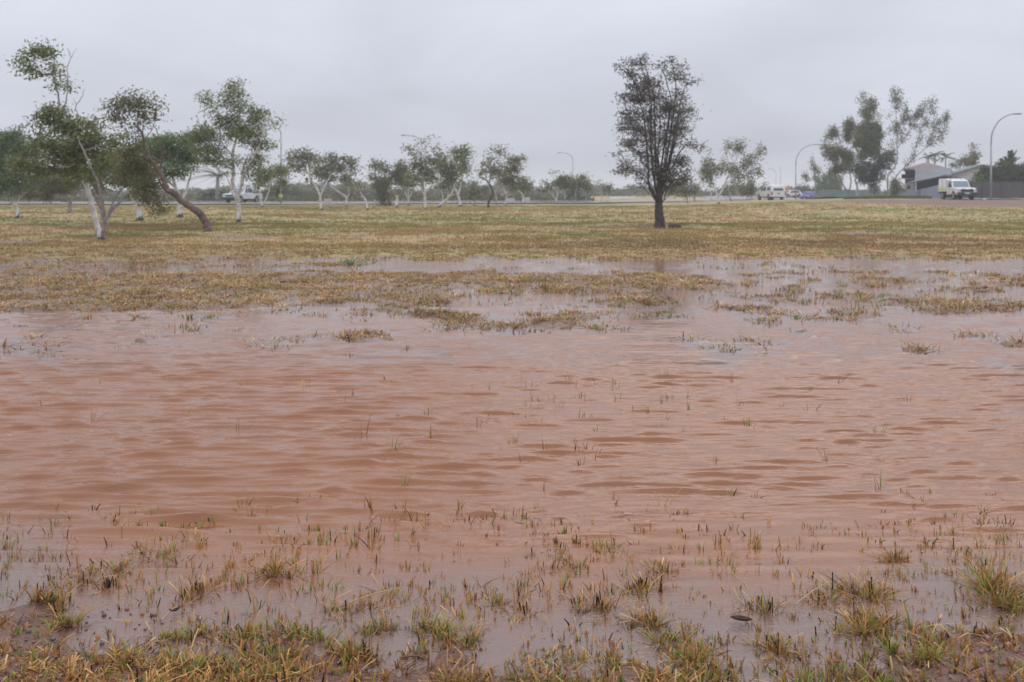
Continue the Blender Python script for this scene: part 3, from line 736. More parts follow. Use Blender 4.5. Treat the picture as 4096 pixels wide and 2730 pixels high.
def leaves(rg, ctr, n, size, spread, pal, up=-.35, wind=(-.25, 0)):
    """ctr (m,3) twig ends; n leaves each; rhombic leaves with a fold"""
    k = np.repeat(np.arange(len(ctr)), n); N = len(k)
    pos = ctr[k] + rg.normal(0, 1, (N, 3)) * np.array(spread)
    ax = rg.normal(0, 1, (N, 3)); ax[:, 2] = ax[:, 2] * .7 + up; ax[:, 0] += wind[0]; ax[:, 1] += wind[1]
    ax /= np.linalg.norm(ax, axis=1)[:, None]
    sd = np.cross(ax, rg.normal(0, 1, (N, 3))); sd /= np.linalg.norm(sd, axis=1)[:, None] + 1e-9
    L = size[0] * rg.uniform(.7, 1.3, N)[:, None]; W = size[1] * rg.uniform(.7, 1.3, N)[:, None]
    nn = np.cross(ax, sd) * W * .25
    V = np.stack([pos, pos + ax * L * .45 + sd * W * .5 + nn, pos + ax * L, pos + ax * L * .45 - sd * W * .5 + nn], 1).reshape(-1, 3)
    Fq = np.arange(N * 4).reshape(-1, 4)
    C = pal[rg.integers(0, len(pal), N)] * rg.uniform(.8, 1.2, (len(ctr), 1))[k] * rg.uniform(.85, 1.15, (N, 1))
    return V, Fq, np.repeat(C, 4, 0)
C1 = lambda x, y: (x / 1.8016, 130 + y / 1.8016)
C2 = lambda x, y: (380 + x / 2.489, 300 + y / 2.489)
C3 = lambda x, y: (1100 + x / 3.268, 500 + y / 3.268)
C4 = lambda x, y: (1800 + x / 3.268, 500 + y / 3.268)
C5 = lambda x, y: (2380 + x / 2.0904, 200 + y / 2.0904)
C6 = lambda x, y: (2700 + x / 3.361, 500 + y / 3.361)
C7 = lambda x, y: (3250 + x / 3.015, 330 + y / 3.015)
C8 = lambda x, y: (3580 + x / 3.733, 430 + y / 3.733)
TS = [0]
def tree(name, label, cat, group, cv, d, limbs, clumps, pal, bark, limb_bark=None, r0=.12, den=400, size=(.11, .034), twig=True, sub=8.0, wind=-.25, depth=1.0, leafy=1.0, twig_r=.011, up=-.35):
    """limbs: [(points in picture coordinates of cv, base radius m, tip radius m)], first one is the trunk;
       clumps: (x, y, rx, ry[, weight]); everything stands round distance d with its own depth"""
    TS[0] += 1
    thick = .42 if name == 'dark_tree' else (.46 if TS[0] in (1, 7) else .6)
    rg = np.random.default_rng(1000 + TS[0])
    bx, by = cv(*limbs[0][0][0])
    if d is None: d = hit(bx, by)
    nmul, smul = (2.75, 1.2) if group == G1 else ((2.7, 1.2) if group == G3 else ((2.6, 1.2) if d < 62 else (2.2, 1.25)))
    size = (size[0] * smul * 1.12, size[1] * smul * 1.25); nmul *= .85
    X0 = (bx - CX) / F * d
    Z0 = float(gz(X0, d))
    root = empty(name, (X0, d, Z0))
    tag(root, label, cat, group)
    org = np.array([X0, d, Z0])
    dz = Z0 - (H - (by - HY) / F * d)          # settle the base on the ground
    skel = []
    if name == 'dark_tree':
        r2 = np.random.default_rng(5)
        for q in range(34):
            xt = r2.uniform(230, 800); yt = r2.uniform(420, 1000); xb = 540 + (xt - 540) * .12; yb = r2.uniform(1080, 1330)
            xm = xb + (xt - xb) * .45
            limbs = limbs + [([(xb, yb), (xm, yb + (yt - yb) * .4), (xt, yt)], .022, .006)]
            clumps = clumps + [(xt, yt + 30, 55, 50, .30)]
    for i, (pts, ra, rb) in enumerate(limbs):
        w = np.array([P(*cv(*p), d) for p in pts]); 
        if i == 0: w[:, 2] += dz * np.linspace(1, 0, len(w)) ; 
        ln = np.linalg.norm(np.diff(w[:, [0, 2]], axis=0), axis=1).sum()
        off0 = 0.0
        if i and skel:
            S = np.concatenate(skel); q = np.argmin(np.hypot(S[:, 0] - w[0, 0], S[:, 2] - w[0, 2]))
            if np.hypot(S[q, 0] - w[0, 0], S[q, 2] - w[0, 2]) < .5: w[0] = S[q]
            off0 = w[0, 1] - d
            w[:, 1] = d + off0 + rg.normal(0, .28) * depth * ln * np.linspace(0, 1, len(w))
        s = spline(w, 6)
        s[1:-1] += rg.normal(0, .012, (len(s) - 2, 3)) * min(1, ln / 2)
        if i == 0: s[0, 2] -= .12
        rad = np.linspace(0, 1, len(s)); rad = ra * (thick if i or name != 'dark_tree' else .9) * (1 - rad) ** .8 + rb
        if i == 0: rad[:2] *= (1.35, 1.12)
        skel.append(s)
        V, Fq = tube_arrays(s - org, rad, 8 if d < 60 else 6)
        mk('trunk' if i == 0 else 'limb', V, Fq, bark if i == 0 else (limb_bark or bark), root, smooth=True)
    S = np.concatenate(skel)
    cs = []; tv, tf, nb = [], [], 0
    for c in clumps:
        x, y, rx, ry = c[:4]; wgt = c[4] if len(c) > 4 else 1.0
        cpx, cpy = cv(x, y); s0 = cv(x + rx, y + ry)
        rxm, rzm = (s0[0] - cpx) / F * d, (s0[1] - cpy) / F * d
        ctr = P(cpx, cpy, d)
        q = np.argmin(((S - ctr) ** 2)[:, [0, 2]].sum(1)); ctr[1] = .5 * S[q, 1] + .5 * d + rg.normal(0, .3) * depth * rxm
        area = math.pi * rxm * rzm
        m_ = max(3, int(area * sub * wgt + 1))
        a = rg.random(m_) * 6.28; r = np.sqrt(rg.random(m_)) * (.85 + (.12 if name == 'dark_tree' else .35) * rg.random(m_) ** 2)
        dy = rg.normal(0, .5, m_) * depth * .5 * (rxm + rzm)
        cc = ctr + np.stack([r * np.cos(a) * rxm, dy, r * np.sin(a) * rzm], -1)
        cs.append((cc, max(4, int(den * wgt * area / m_))))
        if twig:
            for p in cc:
                dd = np.linalg.norm(S - p, axis=1) + np.maximum(S[:, 2] - p[2], 0) * 1.2
                j = S[np.argmin(dd)]
                if rg.random() < .5 and len(cc) > 1: 
                    j2 = ctr + rg.normal(0, .12, 3); mid = .45 * j + .55 * j2
                else: mid = .5 * j + .5 * p + rg.normal(0, .05, 3)
                e = p + (p - mid) * .18
                s = np.array([j, mid, p, e])
                V, Fq = tube_arrays(s, np.array([twig_r * 1.5, twig_r, twig_r * .55, twig_r * .3]), 4)
                tv.append(V); tf.append(Fq + nb); nb += len(V)
    if tv:
        o = mk('twigs', np.concatenate(tv) - org, np.concatenate(tf), limb_bark or bark, root, smooth=True); o['kind'] = 'stuff'
    lv, lf, lc, nb = [], [], [], 0
    sp = max(.09, .8 / math.sqrt(sub) * .68)
    for cc, n in cs:
        V, Fq, C = leaves(rg, cc, max(3, int(n * leafy * nmul)), size, (sp * 1.2, sp, sp * .72) if wind <= 0 and group != G3 else (sp * .85, sp, sp * 1.15), pal, wind=(wind, 0), up=up)
        lv.append(V); lf.append(Fq + nb); lc.append(C); nb += len(V)
    o = mk('crown', np.concatenate(lv) - org, np.concatenate(lf), M['leaf'], root, col=np.concatenate(lc))
    o['kind'] = 'stuff'
    return root
G1, G2, G3, G4 = 'gum trees on the left', 'white gum trees along the far edge of the field', 'gum trees by the houses on the right', 'trees beyond the road'
BW, BG, BB, BD = M['bark_white'], M['bark_grey'], M['bark_brown'], M['bark_dark']

tree('gum_tree', 'tallest left tree, leaning white trunk with dark base, nearest of the left group', 'tree', G1, C1, None, [
    ([(735, 1500), (705, 1420), (665, 1250), (625, 1120), (575, 1000), (545, 880), (500, 720), (430, 520)], .135, .045),
    ([(748, 1495), (775, 1380), (775, 1250), (755, 1080), (710, 940), (660, 780)], .085, .025),
    ([(630, 1130), (590, 1090), (540, 1050), (470, 1000)], .04, .015),
    ([(430, 520), (395, 420), (345, 305), (270, 290), (190, 260)], .045, .012), ([(345, 305), (350, 220), (330, 120)], .02, .008),
    ([(470, 600), (478, 500), (490, 430), (492, 330), (490, 250), (517, 195), (490, 115)], .03, .007), ([(517, 195), (550, 115)], .012, .004), ([(490, 340), (440, 230)], .012, .004),
    ([(540, 700), (552, 600), (550, 530), (590, 470), (605, 405)], .028, .006), ([(550, 530), (520, 470)], .012, .004),
    ([(545, 880), (640, 760), (700, 700)], .035, .012), ([(575, 1000), (450, 900), (330, 820)], .04, .012), ([(500, 720), (400, 640), (300, 560)], .035, .01)],
    [(240, 110, 60, 45), (190, 170, 70, 55), (300, 140, 55, 45), (120, 190, 40, 22), (160, 240, 45, 30), (250, 270, 60, 30), (320, 260, 50, 40, .7), (400, 270, 40, 35), (470, 375, 55, 35, .9), (400, 380, 30, 25, .6),
     (330, 570, 55, 50), (390, 610, 90, 80), (300, 640, 50, 35), (470, 640, 90, 80), (350, 690, 60, 60, .8), (520, 740, 110, 90), (420, 780, 110, 90), (600, 780, 100, 80), (700, 660, 70, 45), (690, 720, 70, 50),
     (760, 770, 100, 60), (330, 860, 110, 80), (480, 900, 120, 100), (620, 900, 120, 90), (740, 860, 110, 80), (240, 920, 90, 70), (330, 990, 110, 70), (520, 1010, 100, 60), (660, 1000, 90, 60), (780, 960, 80, 60)],
    EUC, BW, BG, den=430, sub=10, wind=-.5)
tree('gum_tree', 'dark multi-stemmed gum with spreading fork behind the tallest left tree', 'tree', G1, C1, None, [
    ([(758, 1390), (740, 1290), (720, 1180), (690, 1060)], .14, .04), ([(770, 1380), (790, 1290), (840, 1230), (900, 1170), (990, 1150)], .10, .03), ([(748, 1350), (700, 1230), (600, 1100)], .06, .02), ([(760, 1330), (810, 1200), (860, 1120), (930, 1090)], .05, .02)],
    [(620, 1080, 110, 70), (760, 1060, 90, 60), (860, 1000, 110, 80), (940, 1060, 90, 60), (1000, 980, 80, 60), (700, 960, 110, 70), (560, 1030, 90, 70), (860, 900, 90, 60)], OLIV, BG, den=380)
tree('gum_tree', 'bushy gum with short white leaning trunk at the left edge', 'tree', G1, C1, None, [
    ([(125, 1342), (120, 1260), (60, 1200), (0, 1150), (-60, 1080)], .13, .04), ([(100, 1340), (110, 1260), (130, 1200)], .08, .03), ([(50, 1190), (50, 1130), (60, 1050)], .04, .02)],
    [(60, 780, 90, 60), (-40, 800, 90, 80), (120, 740, 60, 40), (180, 810, 90, 60), (60, 880, 120, 80), (200, 900, 110, 80), (-60, 950, 130, 100), (90, 1000, 130, 90), (220, 1020, 110, 80), (0, 1090, 110, 70), (140, 1110, 110, 60), (-120, 850, 100, 90)], LUSH, BW, den=330, sub=7, size=(.13, .045))
tree('gum_tree', 'dark gum with short trunk seen between the left edge tree and the tallest left tree', 'tree', G1, C1, None, [
    ([(500, 1300), (505, 1230), (520, 1160), (480, 1080)], .15, .06), ([(515, 1180), (570, 1120), (620, 1050)], .06, .02)],
    [(440, 1050, 120, 80), (330, 1080, 100, 60), (540, 1060, 120, 60), (260, 1150, 110, 60), (470, 1140, 70, 40), (160, 1160, 80, 50)], OLIV, BG, den=330, sub=6, size=(.14, .05))
tree('gum_tree', 'gum with stout bent white trunk left of the leaning brown tree', 'tree', G1, C2, None, [
    ([(448, 1452), (440, 1380), (415, 1285), (380, 1270)], .19, .09), ([(410, 1290), (470, 1200), (520, 1100)], .07, .03), ([(385, 1275), (330, 1150), (300, 1050)], .07, .03)],
    [(300, 900, 120, 90), (420, 950, 120, 90), (250, 1040, 110, 70), (400, 1080, 110, 80), (520, 1060, 90, 90), (480, 1180, 90, 70), (330, 820, 100, 70)], EUC, BW, den=340, sub=7, size=(.13, .045))
tree('gum_tree', 'broad bright green gum with short white trunk behind the leaning brown tree', 'tree', G1, C2, None, [
    ([(842, 1420), (845, 1330), (850, 1250), (800, 1120), (760, 980)], .2, .06), ([(850, 1260), (900, 1150), (920, 1000), (960, 880)], .09, .03), ([(800, 1120), (680, 1000), (600, 880)], .07, .03)],
    [(560, 640, 70, 50), (640, 660, 100, 60), (770, 650, 90, 50), (700, 720, 120, 80), (830, 700, 110, 80), (900, 640, 90, 50), (980, 610, 60, 40), (600, 780, 100, 80), (760, 820, 130, 80), (900, 800, 120, 90), (680, 900, 120, 70), (830, 920, 130, 70), (960, 860, 70, 50), (780, 1010, 100, 50, .8)], LUSH, BW, den=330, sub=6.5, size=(.14, .05))
tree('gum_tree', 'brown gum tree leaning far to the left with curved trunk', 'tree', G1, C2, None, [
    ([(1128, 1560), (1105, 1470), (1050, 1390), (960, 1320), (860, 1250), (790, 1180), (730, 1150), (700, 1110), (690, 1060), (645, 970), (600, 900)], .175, .075),
    ([(600, 900), (540, 830), (490, 760), (470, 640), (430, 545), (360, 480)], .085, .025),
    ([(650, 950), (678, 870), (692, 790), (672, 660), (658, 560), (612, 480)], .045, .012), ([(658, 560), (690, 510)], .012, .005),
    ([(590, 910), (500, 840), (390, 800), (290, 800), (190, 785), (100, 860)], .045, .012), ([(600, 905), (640, 850), (680, 800)], .035, .015), ([(700, 815), (780, 800), (840, 770)], .02, .007),
    ([(730, 1150), (650, 1110), (610, 1060), (570, 1010), (590, 940)], .06, .02), ([(470, 640), (470, 520), (490, 430)], .03, .01), ([(430, 545), (300, 480), (120, 440), (30, 435)], .025, .005), ([(500, 640), (550, 540), (570, 450)], .025, .008), ([(610, 1060), (540, 1150), (560, 1260), (610, 1350)], .03, .01)],
    [(180, 350, 60, 50), (230, 260, 60, 50), (330, 240, 80, 45), (300, 330, 90, 55, .8), (430, 220, 45, 50), (430, 300, 90, 70), (500, 350, 60, 60), (430, 420, 60, 50), (200, 420, 60, 35), (280, 440, 40, 30, .6), (580, 260, 55, 40), (580, 350, 35, 50, .8), (580, 430, 35, 40), (510, 470, 30, 50, .7), (230, 490, 50, 25, .7),
     (330, 560, 70, 45, .7), (300, 620, 60, 35, .6), (340, 690, 90, 60), (420, 720, 70, 60), (280, 780, 90, 60), (400, 850, 110, 70), (280, 880, 100, 70), (480, 930, 90, 70), (370, 980, 110, 70), (500, 1060, 100, 70), (420, 1130, 80, 60), (560, 1160, 80, 60), (500, 1230, 90, 50), (590, 1290, 60, 50), (660, 1370, 35, 25), (550, 1390, 25, 18, .8), (600, 1340, 25, 40, .6)],
    OLIV * .92, BB, den=420, sub=9.5, wind=-.35)
tree('gum_tree', 'tall slim gum with forked white trunk in front of a white ute', 'tree', G1, C2, None, [
    ([(1427, 1468), (1432, 1380), (1432, 1280), (1415, 1190), (1370, 1080), (1378, 960), (1368, 810), (1400, 650), (1440, 450), (1430, 300), (1395, 150)], .15, .022),
    ([(1440, 1210), (1480, 1060), (1560, 900), (1660, 750), (1720, 600), (1725, 460)], .085, .02), ([(1465, 1110), (1490, 900), (1560, 820), (1600, 700)], .06, .02),
    ([(1425, 1290), (1370, 1180), (1350, 1080), (1320, 1010)], .05, .015), ([(1410, 560), (1250, 420), (1200, 345), (1100, 300)], .03, .008), ([(1430, 640), (1520, 520), (1600, 420)], .03, .01), ([(1560, 900), (1640, 1030), (1740, 980)], .03, .01), ([(1725, 470), (1790, 440), (1850, 500)], .014, .005), ([(1720, 640), (1830, 660), (1890, 630)], .012, .004), ([(1368, 810), (1290, 700), (1200, 640)], .04, .012), ([(1378, 960), (1290, 900), (1220, 860)], .035, .012)],
    [(1400, 110, 55, 50), (1360, 160, 60, 45), (1440, 170, 40, 50), (1330, 240, 50, 45), (1410, 250, 60, 60), (1330, 300, 35, 30, .7), (1420, 340, 70, 50), (1520, 280, 35, 30, .8), (1560, 360, 50, 40, .7), (1100, 220, 55, 40), (1130, 270, 40, 30), (1050, 240, 30, 20), (1225, 300, 40, 40), (1095, 360, 38, 28, .9),
     (1250, 460, 70, 45), (1330, 470, 80, 50), (1430, 450, 70, 60), (1180, 560, 120, 60), (1080, 560, 70, 45), (1300, 560, 100, 60), (1440, 560, 90, 60), (1600, 400, 60, 45), (1690, 400, 70, 45), (1640, 470, 80, 60), (1540, 540, 90, 60), (1650, 580, 100, 60), (1120, 650, 100, 60), (1230, 650, 90, 50), (1010, 640, 50, 50), (1580, 660, 90, 60), (1700, 680, 90, 70),
     (1130, 760, 110, 60), (1250, 780, 80, 60), (1190, 840, 100, 50), (1290, 880, 70, 60), (1420, 850, 50, 70, .6), (1340, 980, 60, 40, .5), (1520, 980, 50, 60, .6), (1620, 900, 70, 90, .8), (1660, 820, 70, 50), (1840, 490, 38, 35), (1700, 980, 80, 60), (1640, 1050, 60, 50, .8)],
    EUC, BW, BW, den=360, sub=8.5, size=(.12, .038))
tree('gum_tree', 'small v-trunked gum beside the pole with the yellow tag', 'tree', G1, C2, None, [
    ([(1664, 1320), (1650, 1250), (1625, 1140), (1600, 1080)], .12, .04), ([(1668, 1305), (1720, 1220), (1765, 1110), (1800, 1020)], .09, .03)],
    [(1790, 960, 100, 50), (1860, 1010, 70, 70), (1900, 1080, 40, 30), (1720, 1010, 80, 50), (1690, 1060, 50, 40), (1900, 960, 40, 30)], EUC, BW, den=230, sub=4, size=(.17, .06))

tree('gum_tree', 'airy gum with slim grey trunk, first past the pole with the yellow tag', 'tree', G2, C3, None, [
    ([(605, 1118), (592, 1010), (590, 940), (545, 830), (440, 650), (390, 560), (330, 480)], .12, .03), ([(592, 945), (650, 790), (700, 700), (720, 620)], .06, .02), ([(440, 650), (470, 560), (430, 440)], .04, .015), ([(390, 560), (260, 520), (190, 500)], .04, .015)],
    [(230, 370, 45, 35), (380, 330, 60, 40), (330, 400, 80, 45, .8), (430, 390, 70, 50), (480, 360, 50, 30, .7), (240, 440, 60, 45, .8), (220, 510, 70, 40), (300, 550, 80, 40), (370, 580, 60, 35, .8), (480, 480, 70, 45, .8), (540, 480, 40, 30, .6), (440, 695, 50, 35, .8), (400, 470, 60, 40, .6)], GREY, BW, den=190, sub=4, size=(.19, .065))
tree('gum_tree', 'twin-crowned gum with forked white trunk, second past the pole with the yellow tag', 'tree', G2, C3, None, [
    ([(932, 1066), (932, 1000), (935, 950), (850, 890), (760, 820), (700, 750), (720, 620), (760, 480)], .17, .03), ([(938, 955), (970, 890), (960, 760), (950, 600)], .08, .03), ([(700, 750), (620, 660), (580, 600)], .05, .02)],
    [(760, 410, 55, 35), (800, 450, 50, 40, .8), (730, 470, 60, 40), (620, 480, 60, 40), (660, 550, 80, 50), (560, 580, 70, 45), (580, 640, 80, 40), (760, 580, 80, 60), (700, 660, 80, 60), (640, 720, 70, 45, .8), (770, 720, 40, 50, .8), (930, 460, 70, 35), (1050, 450, 28, 22), (990, 490, 70, 40), (920, 540, 80, 50), (1010, 560, 50, 40, .7), (1050, 590, 40, 30, .8), (1050, 650, 28, 20, .8), (920, 690, 60, 50), (950, 740, 70, 50), (1000, 790, 50, 30, .8)], GREY * .95, BW, den=185, sub=4, size=(.2, .07))
tree('gum_tree', 'little crooked sapling with bent white trunk, between the airy gums and the large clump', 'tree', G2, C3, None, [
    ([(1208, 1112), (1200, 1050), (1180, 980), (1140, 920), (1110, 870), (1100, 780)], .12, .03), ([(1160, 950), (1120, 935)], .05, .03), ([(1110, 870), (1060, 850), (1050, 910)], .03, .01)],
    [(1110, 740, 45, 30), (1130, 780, 40, 30), (1060, 810, 40, 35, .8), (1180, 845, 40, 30, .8), (1060, 880, 35, 25, .6), (1000, 770, 30, 20, .5)], GREY, BW, den=170, sub=4, size=(.18, .06))
tree('gum_tree', 'low dark gum at the left end of the large far clump', 'tree', G2, C3, 100, [
    ([(1420, 1060), (1400, 950), (1360, 820), (1330, 720)], .1, .03), ([(1360, 820), (1300, 750), (1290, 650)], .05, .02), ([(1390, 900), (1440, 750), (1450, 600)], .05, .02)],
    [(1310, 490, 50, 30), (1340, 540, 80, 40), (1450, 530, 60, 40), (1460, 580, 50, 40), (1290, 650, 50, 45), (1300, 720, 30, 30, .7), (1400, 720, 80, 45), (1380, 800, 70, 55), (1470, 790, 80, 60), (1420, 880, 80, 50), (1410, 960, 80, 70), (1440, 1030, 80, 40)], GREY * .9, BG, den=190, sub=4, size=(.2, .07))
tree('gum_tree', 'rounded gum with three slim white stems inside the large far clump', 'tree', G2, C3, None, [
    ([(1740, 1056), (1742, 970), (1740, 900), (1745, 800), (1690, 700)], .15, .04), ([(1738, 980), (1700, 900), (1690, 840), (1620, 720)], .07, .03), ([(1745, 980), (1790, 880), (1800, 820)], .06, .03)],
    [(1670, 510, 50, 35), (1620, 570, 80, 50), (1700, 580, 80, 50), (1560, 650, 80, 50), (1640, 670, 100, 60), (1730, 680, 70, 50), (1560, 740, 70, 50), (1660, 750, 90, 45), (1740, 760, 60, 40, .8)], GREY * .9, BW, den=190, sub=4, size=(.2, .07))
o = tree('dead_stump', 'pale broken stump with a leaf tuft under the large far clump', 'stump', G2, C3, None, [([(1590, 1080), (1588, 1010), (1600, 960), (1580, 925)], .12, .07)], [(1585, 915, 14, 10, 1.0)], GREY, BW, den=60, sub=3, size=(.15, .05))
tree('gum_tree', 'largest gum of the far clump with thick pale trunk and wispy top', 'tree', G2, C3, None, [
    ([(1966, 1108), (1960, 1000), (1955, 900), (1930, 750), (1920, 560), (1905, 420), (1880, 280)], .17, .03), ([(1965, 900), (2010, 830), (2100, 780), (2150, 710), (2120, 620)], .07, .02), ([(1945, 920), (1900, 860), (1870, 840)], .05, .02), ([(1920, 560), (1830, 400), (1740, 310)], .03, .01), ([(1925, 600), (1970, 400), (2030, 230)], .03, .008), ([(1970, 400), (2100, 290)], .015, .006)],
    [(1720, 285, 38, 25), (1770, 330, 45, 25), (1840, 370, 40, 30), (1870, 240, 32, 28, .8), (1980, 240, 28, 18, .6), (2040, 185, 20, 14, .6), (2120, 270, 28, 18, .6), (2060, 330, 30, 25, .4), (2170, 350, 20, 12, .5), (1880, 460, 60, 50), (1830, 540, 80, 45), (1940, 540, 80, 50), (2040, 420, 50, 45, .8), (2050, 500, 80, 50), (1860, 630, 90, 50), (1980, 640, 90, 60), (2070, 620, 70, 50, .8), (1790, 710, 80, 50), (1880, 730, 80, 50), (2000, 730, 80, 50, .8), (1780, 780, 60, 40, .7)], GREY, BW, den=180, sub=4, size=(.19, .065))
tree('gum_tree', 'gum with bright white trunk slanting right beside the largest far gum', 'tree', G2, C3, None, [
    ([(2132, 1084), (2190, 1020), (2260, 960), (2320, 870), (2340, 800), (2300, 680)], .15, .05), ([(2190, 1020), (2190, 900), (2140, 820), (2090, 790)], .06, .03), ([(2260, 960), (2260, 880), (2240, 750)], .05, .02)],
    [(2160, 410, 50, 40), (2100, 460, 60, 40), (2210, 470, 70, 50), (2250, 560, 90, 60), (2160, 560, 80, 50), (2220, 660, 90, 60), (2310, 650, 70, 60), (2280, 740, 90, 50), (2180, 740, 60, 45), (2330, 560, 60, 60), (2260, 800, 80, 40, .8)], GREY * .92, BW, den=185, sub=4, size=(.2, .07))
tree('gum_tree', 'twin-topped green gum at the right end of the large far clump', 'tree', G2, C4, None, [
    ([(135, 1072), (125, 1000), (105, 920), (70, 840), (20, 780)], .16, .05), ([(108, 920), (130, 820), (155, 700), (150, 520), (180, 350)], .09, .03), ([(40, 900), (0, 940)], .04, .02), ([(150, 520), (90, 400), (80, 330)], .04, .02)],
    [(80, 320, 35, 35), (60, 380, 50, 45), (180, 290, 50, 35), (200, 340, 50, 35), (140, 390, 60, 45), (190, 440, 50, 45), (110, 460, 60, 45), (130, 540, 70, 50), (190, 520, 45, 45), (190, 600, 50, 35), (140, 640, 50, 25, .7), (130, 750, 50, 30), (160, 790, 30, 25, .7), (270, 375, 25, 20), (90, 590, 50, 40)], EUC * .95, BW, den=190, sub=4.2, size=(.19, .065))
tree('sapling', 'thin upright sapling right of the large far clump', 'tree', G2, C4, None, [([(325, 1062), (322, 980), (318, 860), (315, 770)], .09, .02)],
    [(315, 770, 40, 30), (330, 820, 45, 45), (300, 880, 45, 45), (350, 890, 40, 40), (320, 950, 50, 30, .7)], GREY * .95, BG, den=150, sub=4, size=(.2, .07))
tree('gum_tree', 'gum with kinked blackened trunk in the far row', 'tree', G2, C4, None, [
    ([(495, 1082), (508, 1000), (550, 940), (556, 860), (510, 770), (460, 710), (380, 685)], .13, .03), ([(556, 860), (600, 830), (640, 700), (640, 560)], .07, .02), ([(510, 770), (530, 620), (540, 440)], .05, .015), ([(620, 480), (650, 400), (650, 300)], .025, .008), ([(640, 560), (620, 480)], .03, .02)],
    [(540, 330, 35, 25), (600, 350, 30, 20, .7), (650, 290, 28, 25), (690, 340, 40, 30), (670, 390, 35, 25), (520, 420, 25, 30, .8), (500, 490, 50, 45), (470, 550, 50, 40), (560, 580, 70, 45), (640, 520, 50, 40, .7), (640, 590, 60, 50), (450, 620, 50, 35, .8), (400, 620, 40, 25, .7), (560, 660, 60, 40, .7), (480, 690, 40, 25, .6)], GREY, BD, BG, den=185, sub=4.2, size=(.19, .065))
tree('gum_tree', 'dense tan-green gum with two pale stems right of the kinked trunk', 'tree', G2, C4, None, [
    ([(722, 1060), (735, 980), (738, 900), (690, 800), (700, 700), (780, 600)], .12, .03), ([(605, 1045), (605, 960), (600, 860), (640, 770)], .09, .03), ([(700, 700), (800, 560), (880, 460)], .06, .02), ([(870, 560), (960, 580), (1010, 600)], .02, .006)],
    [(890, 450, 70, 35), (940, 435, 40, 25), (830, 500, 60, 45), (890, 530, 50, 35), (780, 580, 80, 50), (850, 590, 60, 40), (940, 560, 30, 20, .6), (720, 640, 70, 45), (820, 670, 70, 50), (760, 740, 80, 50), (830, 760, 60, 60), (800, 830, 70, 40, .8), (680, 720, 60, 40, .7)], OLIV, BW, den=190, sub=4.2, size=(.19, .065))
tree('gum_tree', 'small rounded gum with gnarled white trunk at the end of the far row', 'tree', G2, C4, 112, [
    ([(955, 1042), (960, 960), (940, 900), (890, 860)], .14, .06), ([(955, 930), (990, 880), (980, 800)], .06, .03)],
    [(940, 710, 45, 30), (990, 710, 30, 25), (920, 770, 55, 45), (990, 780, 60, 50), (960, 840, 80, 35), (1050, 830, 30, 25, .6)], GREY, BW, den=185, sub=4, size=(.2, .07))
tree('gum_tree', 'wide flat-topped group gum with splayed pale stems, right of the far row', 'tree', G2, C4, 122, [
    ([(1392, 1026), (1395, 960), (1410, 900), (1420, 830), (1450, 760)], .13, .04), ([(1385, 1010), (1350, 930), (1310, 880), (1290, 800)], .08, .03), ([(1360, 760), (1350, 660), (1335, 600)], .05, .02), ([(1410, 900), (1370, 800), (1360, 740)], .05, .03)],
    [(1240, 760, 35, 25), (1190, 830, 55, 28), (1270, 820, 30, 25), (1440, 690, 60, 35), (1380, 800, 80, 45), (1460, 770, 80, 50), (1520, 680, 60, 40), (1500, 750, 70, 50), (1480, 830, 70, 35), (1350, 640, 16, 45, .5)], OLIV, BW, den=180, sub=4, size=(.22, .075))
tree('gum_tree', 'flat-topped gum with curved pale stem next to the far lamp post', 'tree', G2, C4, 128, [
    ([(1488, 1022), (1505, 960), (1500, 920), (1450, 890)], .1, .05), ([(1635, 1016), (1640, 940), (1640, 860), (1660, 780)], .1, .03), ([(1585, 1014), (1580, 930), (1570, 850), (1590, 760)], .09, .03), ([(1775, 1040), (1780, 920), (1770, 830)], .05, .02)],
    [(1590, 730, 50, 35), (1650, 740, 60, 40), (1710, 700, 60, 35), (1790, 670, 25, 12, .6), (1580, 800, 70, 45), (1670, 800, 80, 45), (1740, 770, 60, 45), (1630, 860, 60, 30), (1790, 830, 40, 45)], OLIV, BW, den=180, sub=4, size=(.22, .075))
tree('gum_tree', 'sparse twiggy pale tree left of the dark tree, far off', 'tree', G2, C4, 130, [([(1980, 1012), (1980, 920), (1975, 820), (1960, 750)], .11, .02), ([(1978, 880), (1930, 800)], .04, .01), ([(1976, 850), (2020, 770)], .03, .01)],
    [(1960, 760, 45, 35, .5), (1990, 790, 30, 30, .5), (1920, 770, 25, 30, .4)], GREY, BW, den=110, sub=5, size=(.2, .06))
tree('sapling', 'lollipop shaped sapling just left of the dark tree', 'tree', G2, C4, 130, [([(2055, 1012), (2060, 930), (2065, 850)], .09, .03)], [(2080, 800, 35, 25), (2065, 840, 32, 30), (2100, 820, 25, 25)], OLIV, BW, den=180, sub=4, size=(.22, .07))

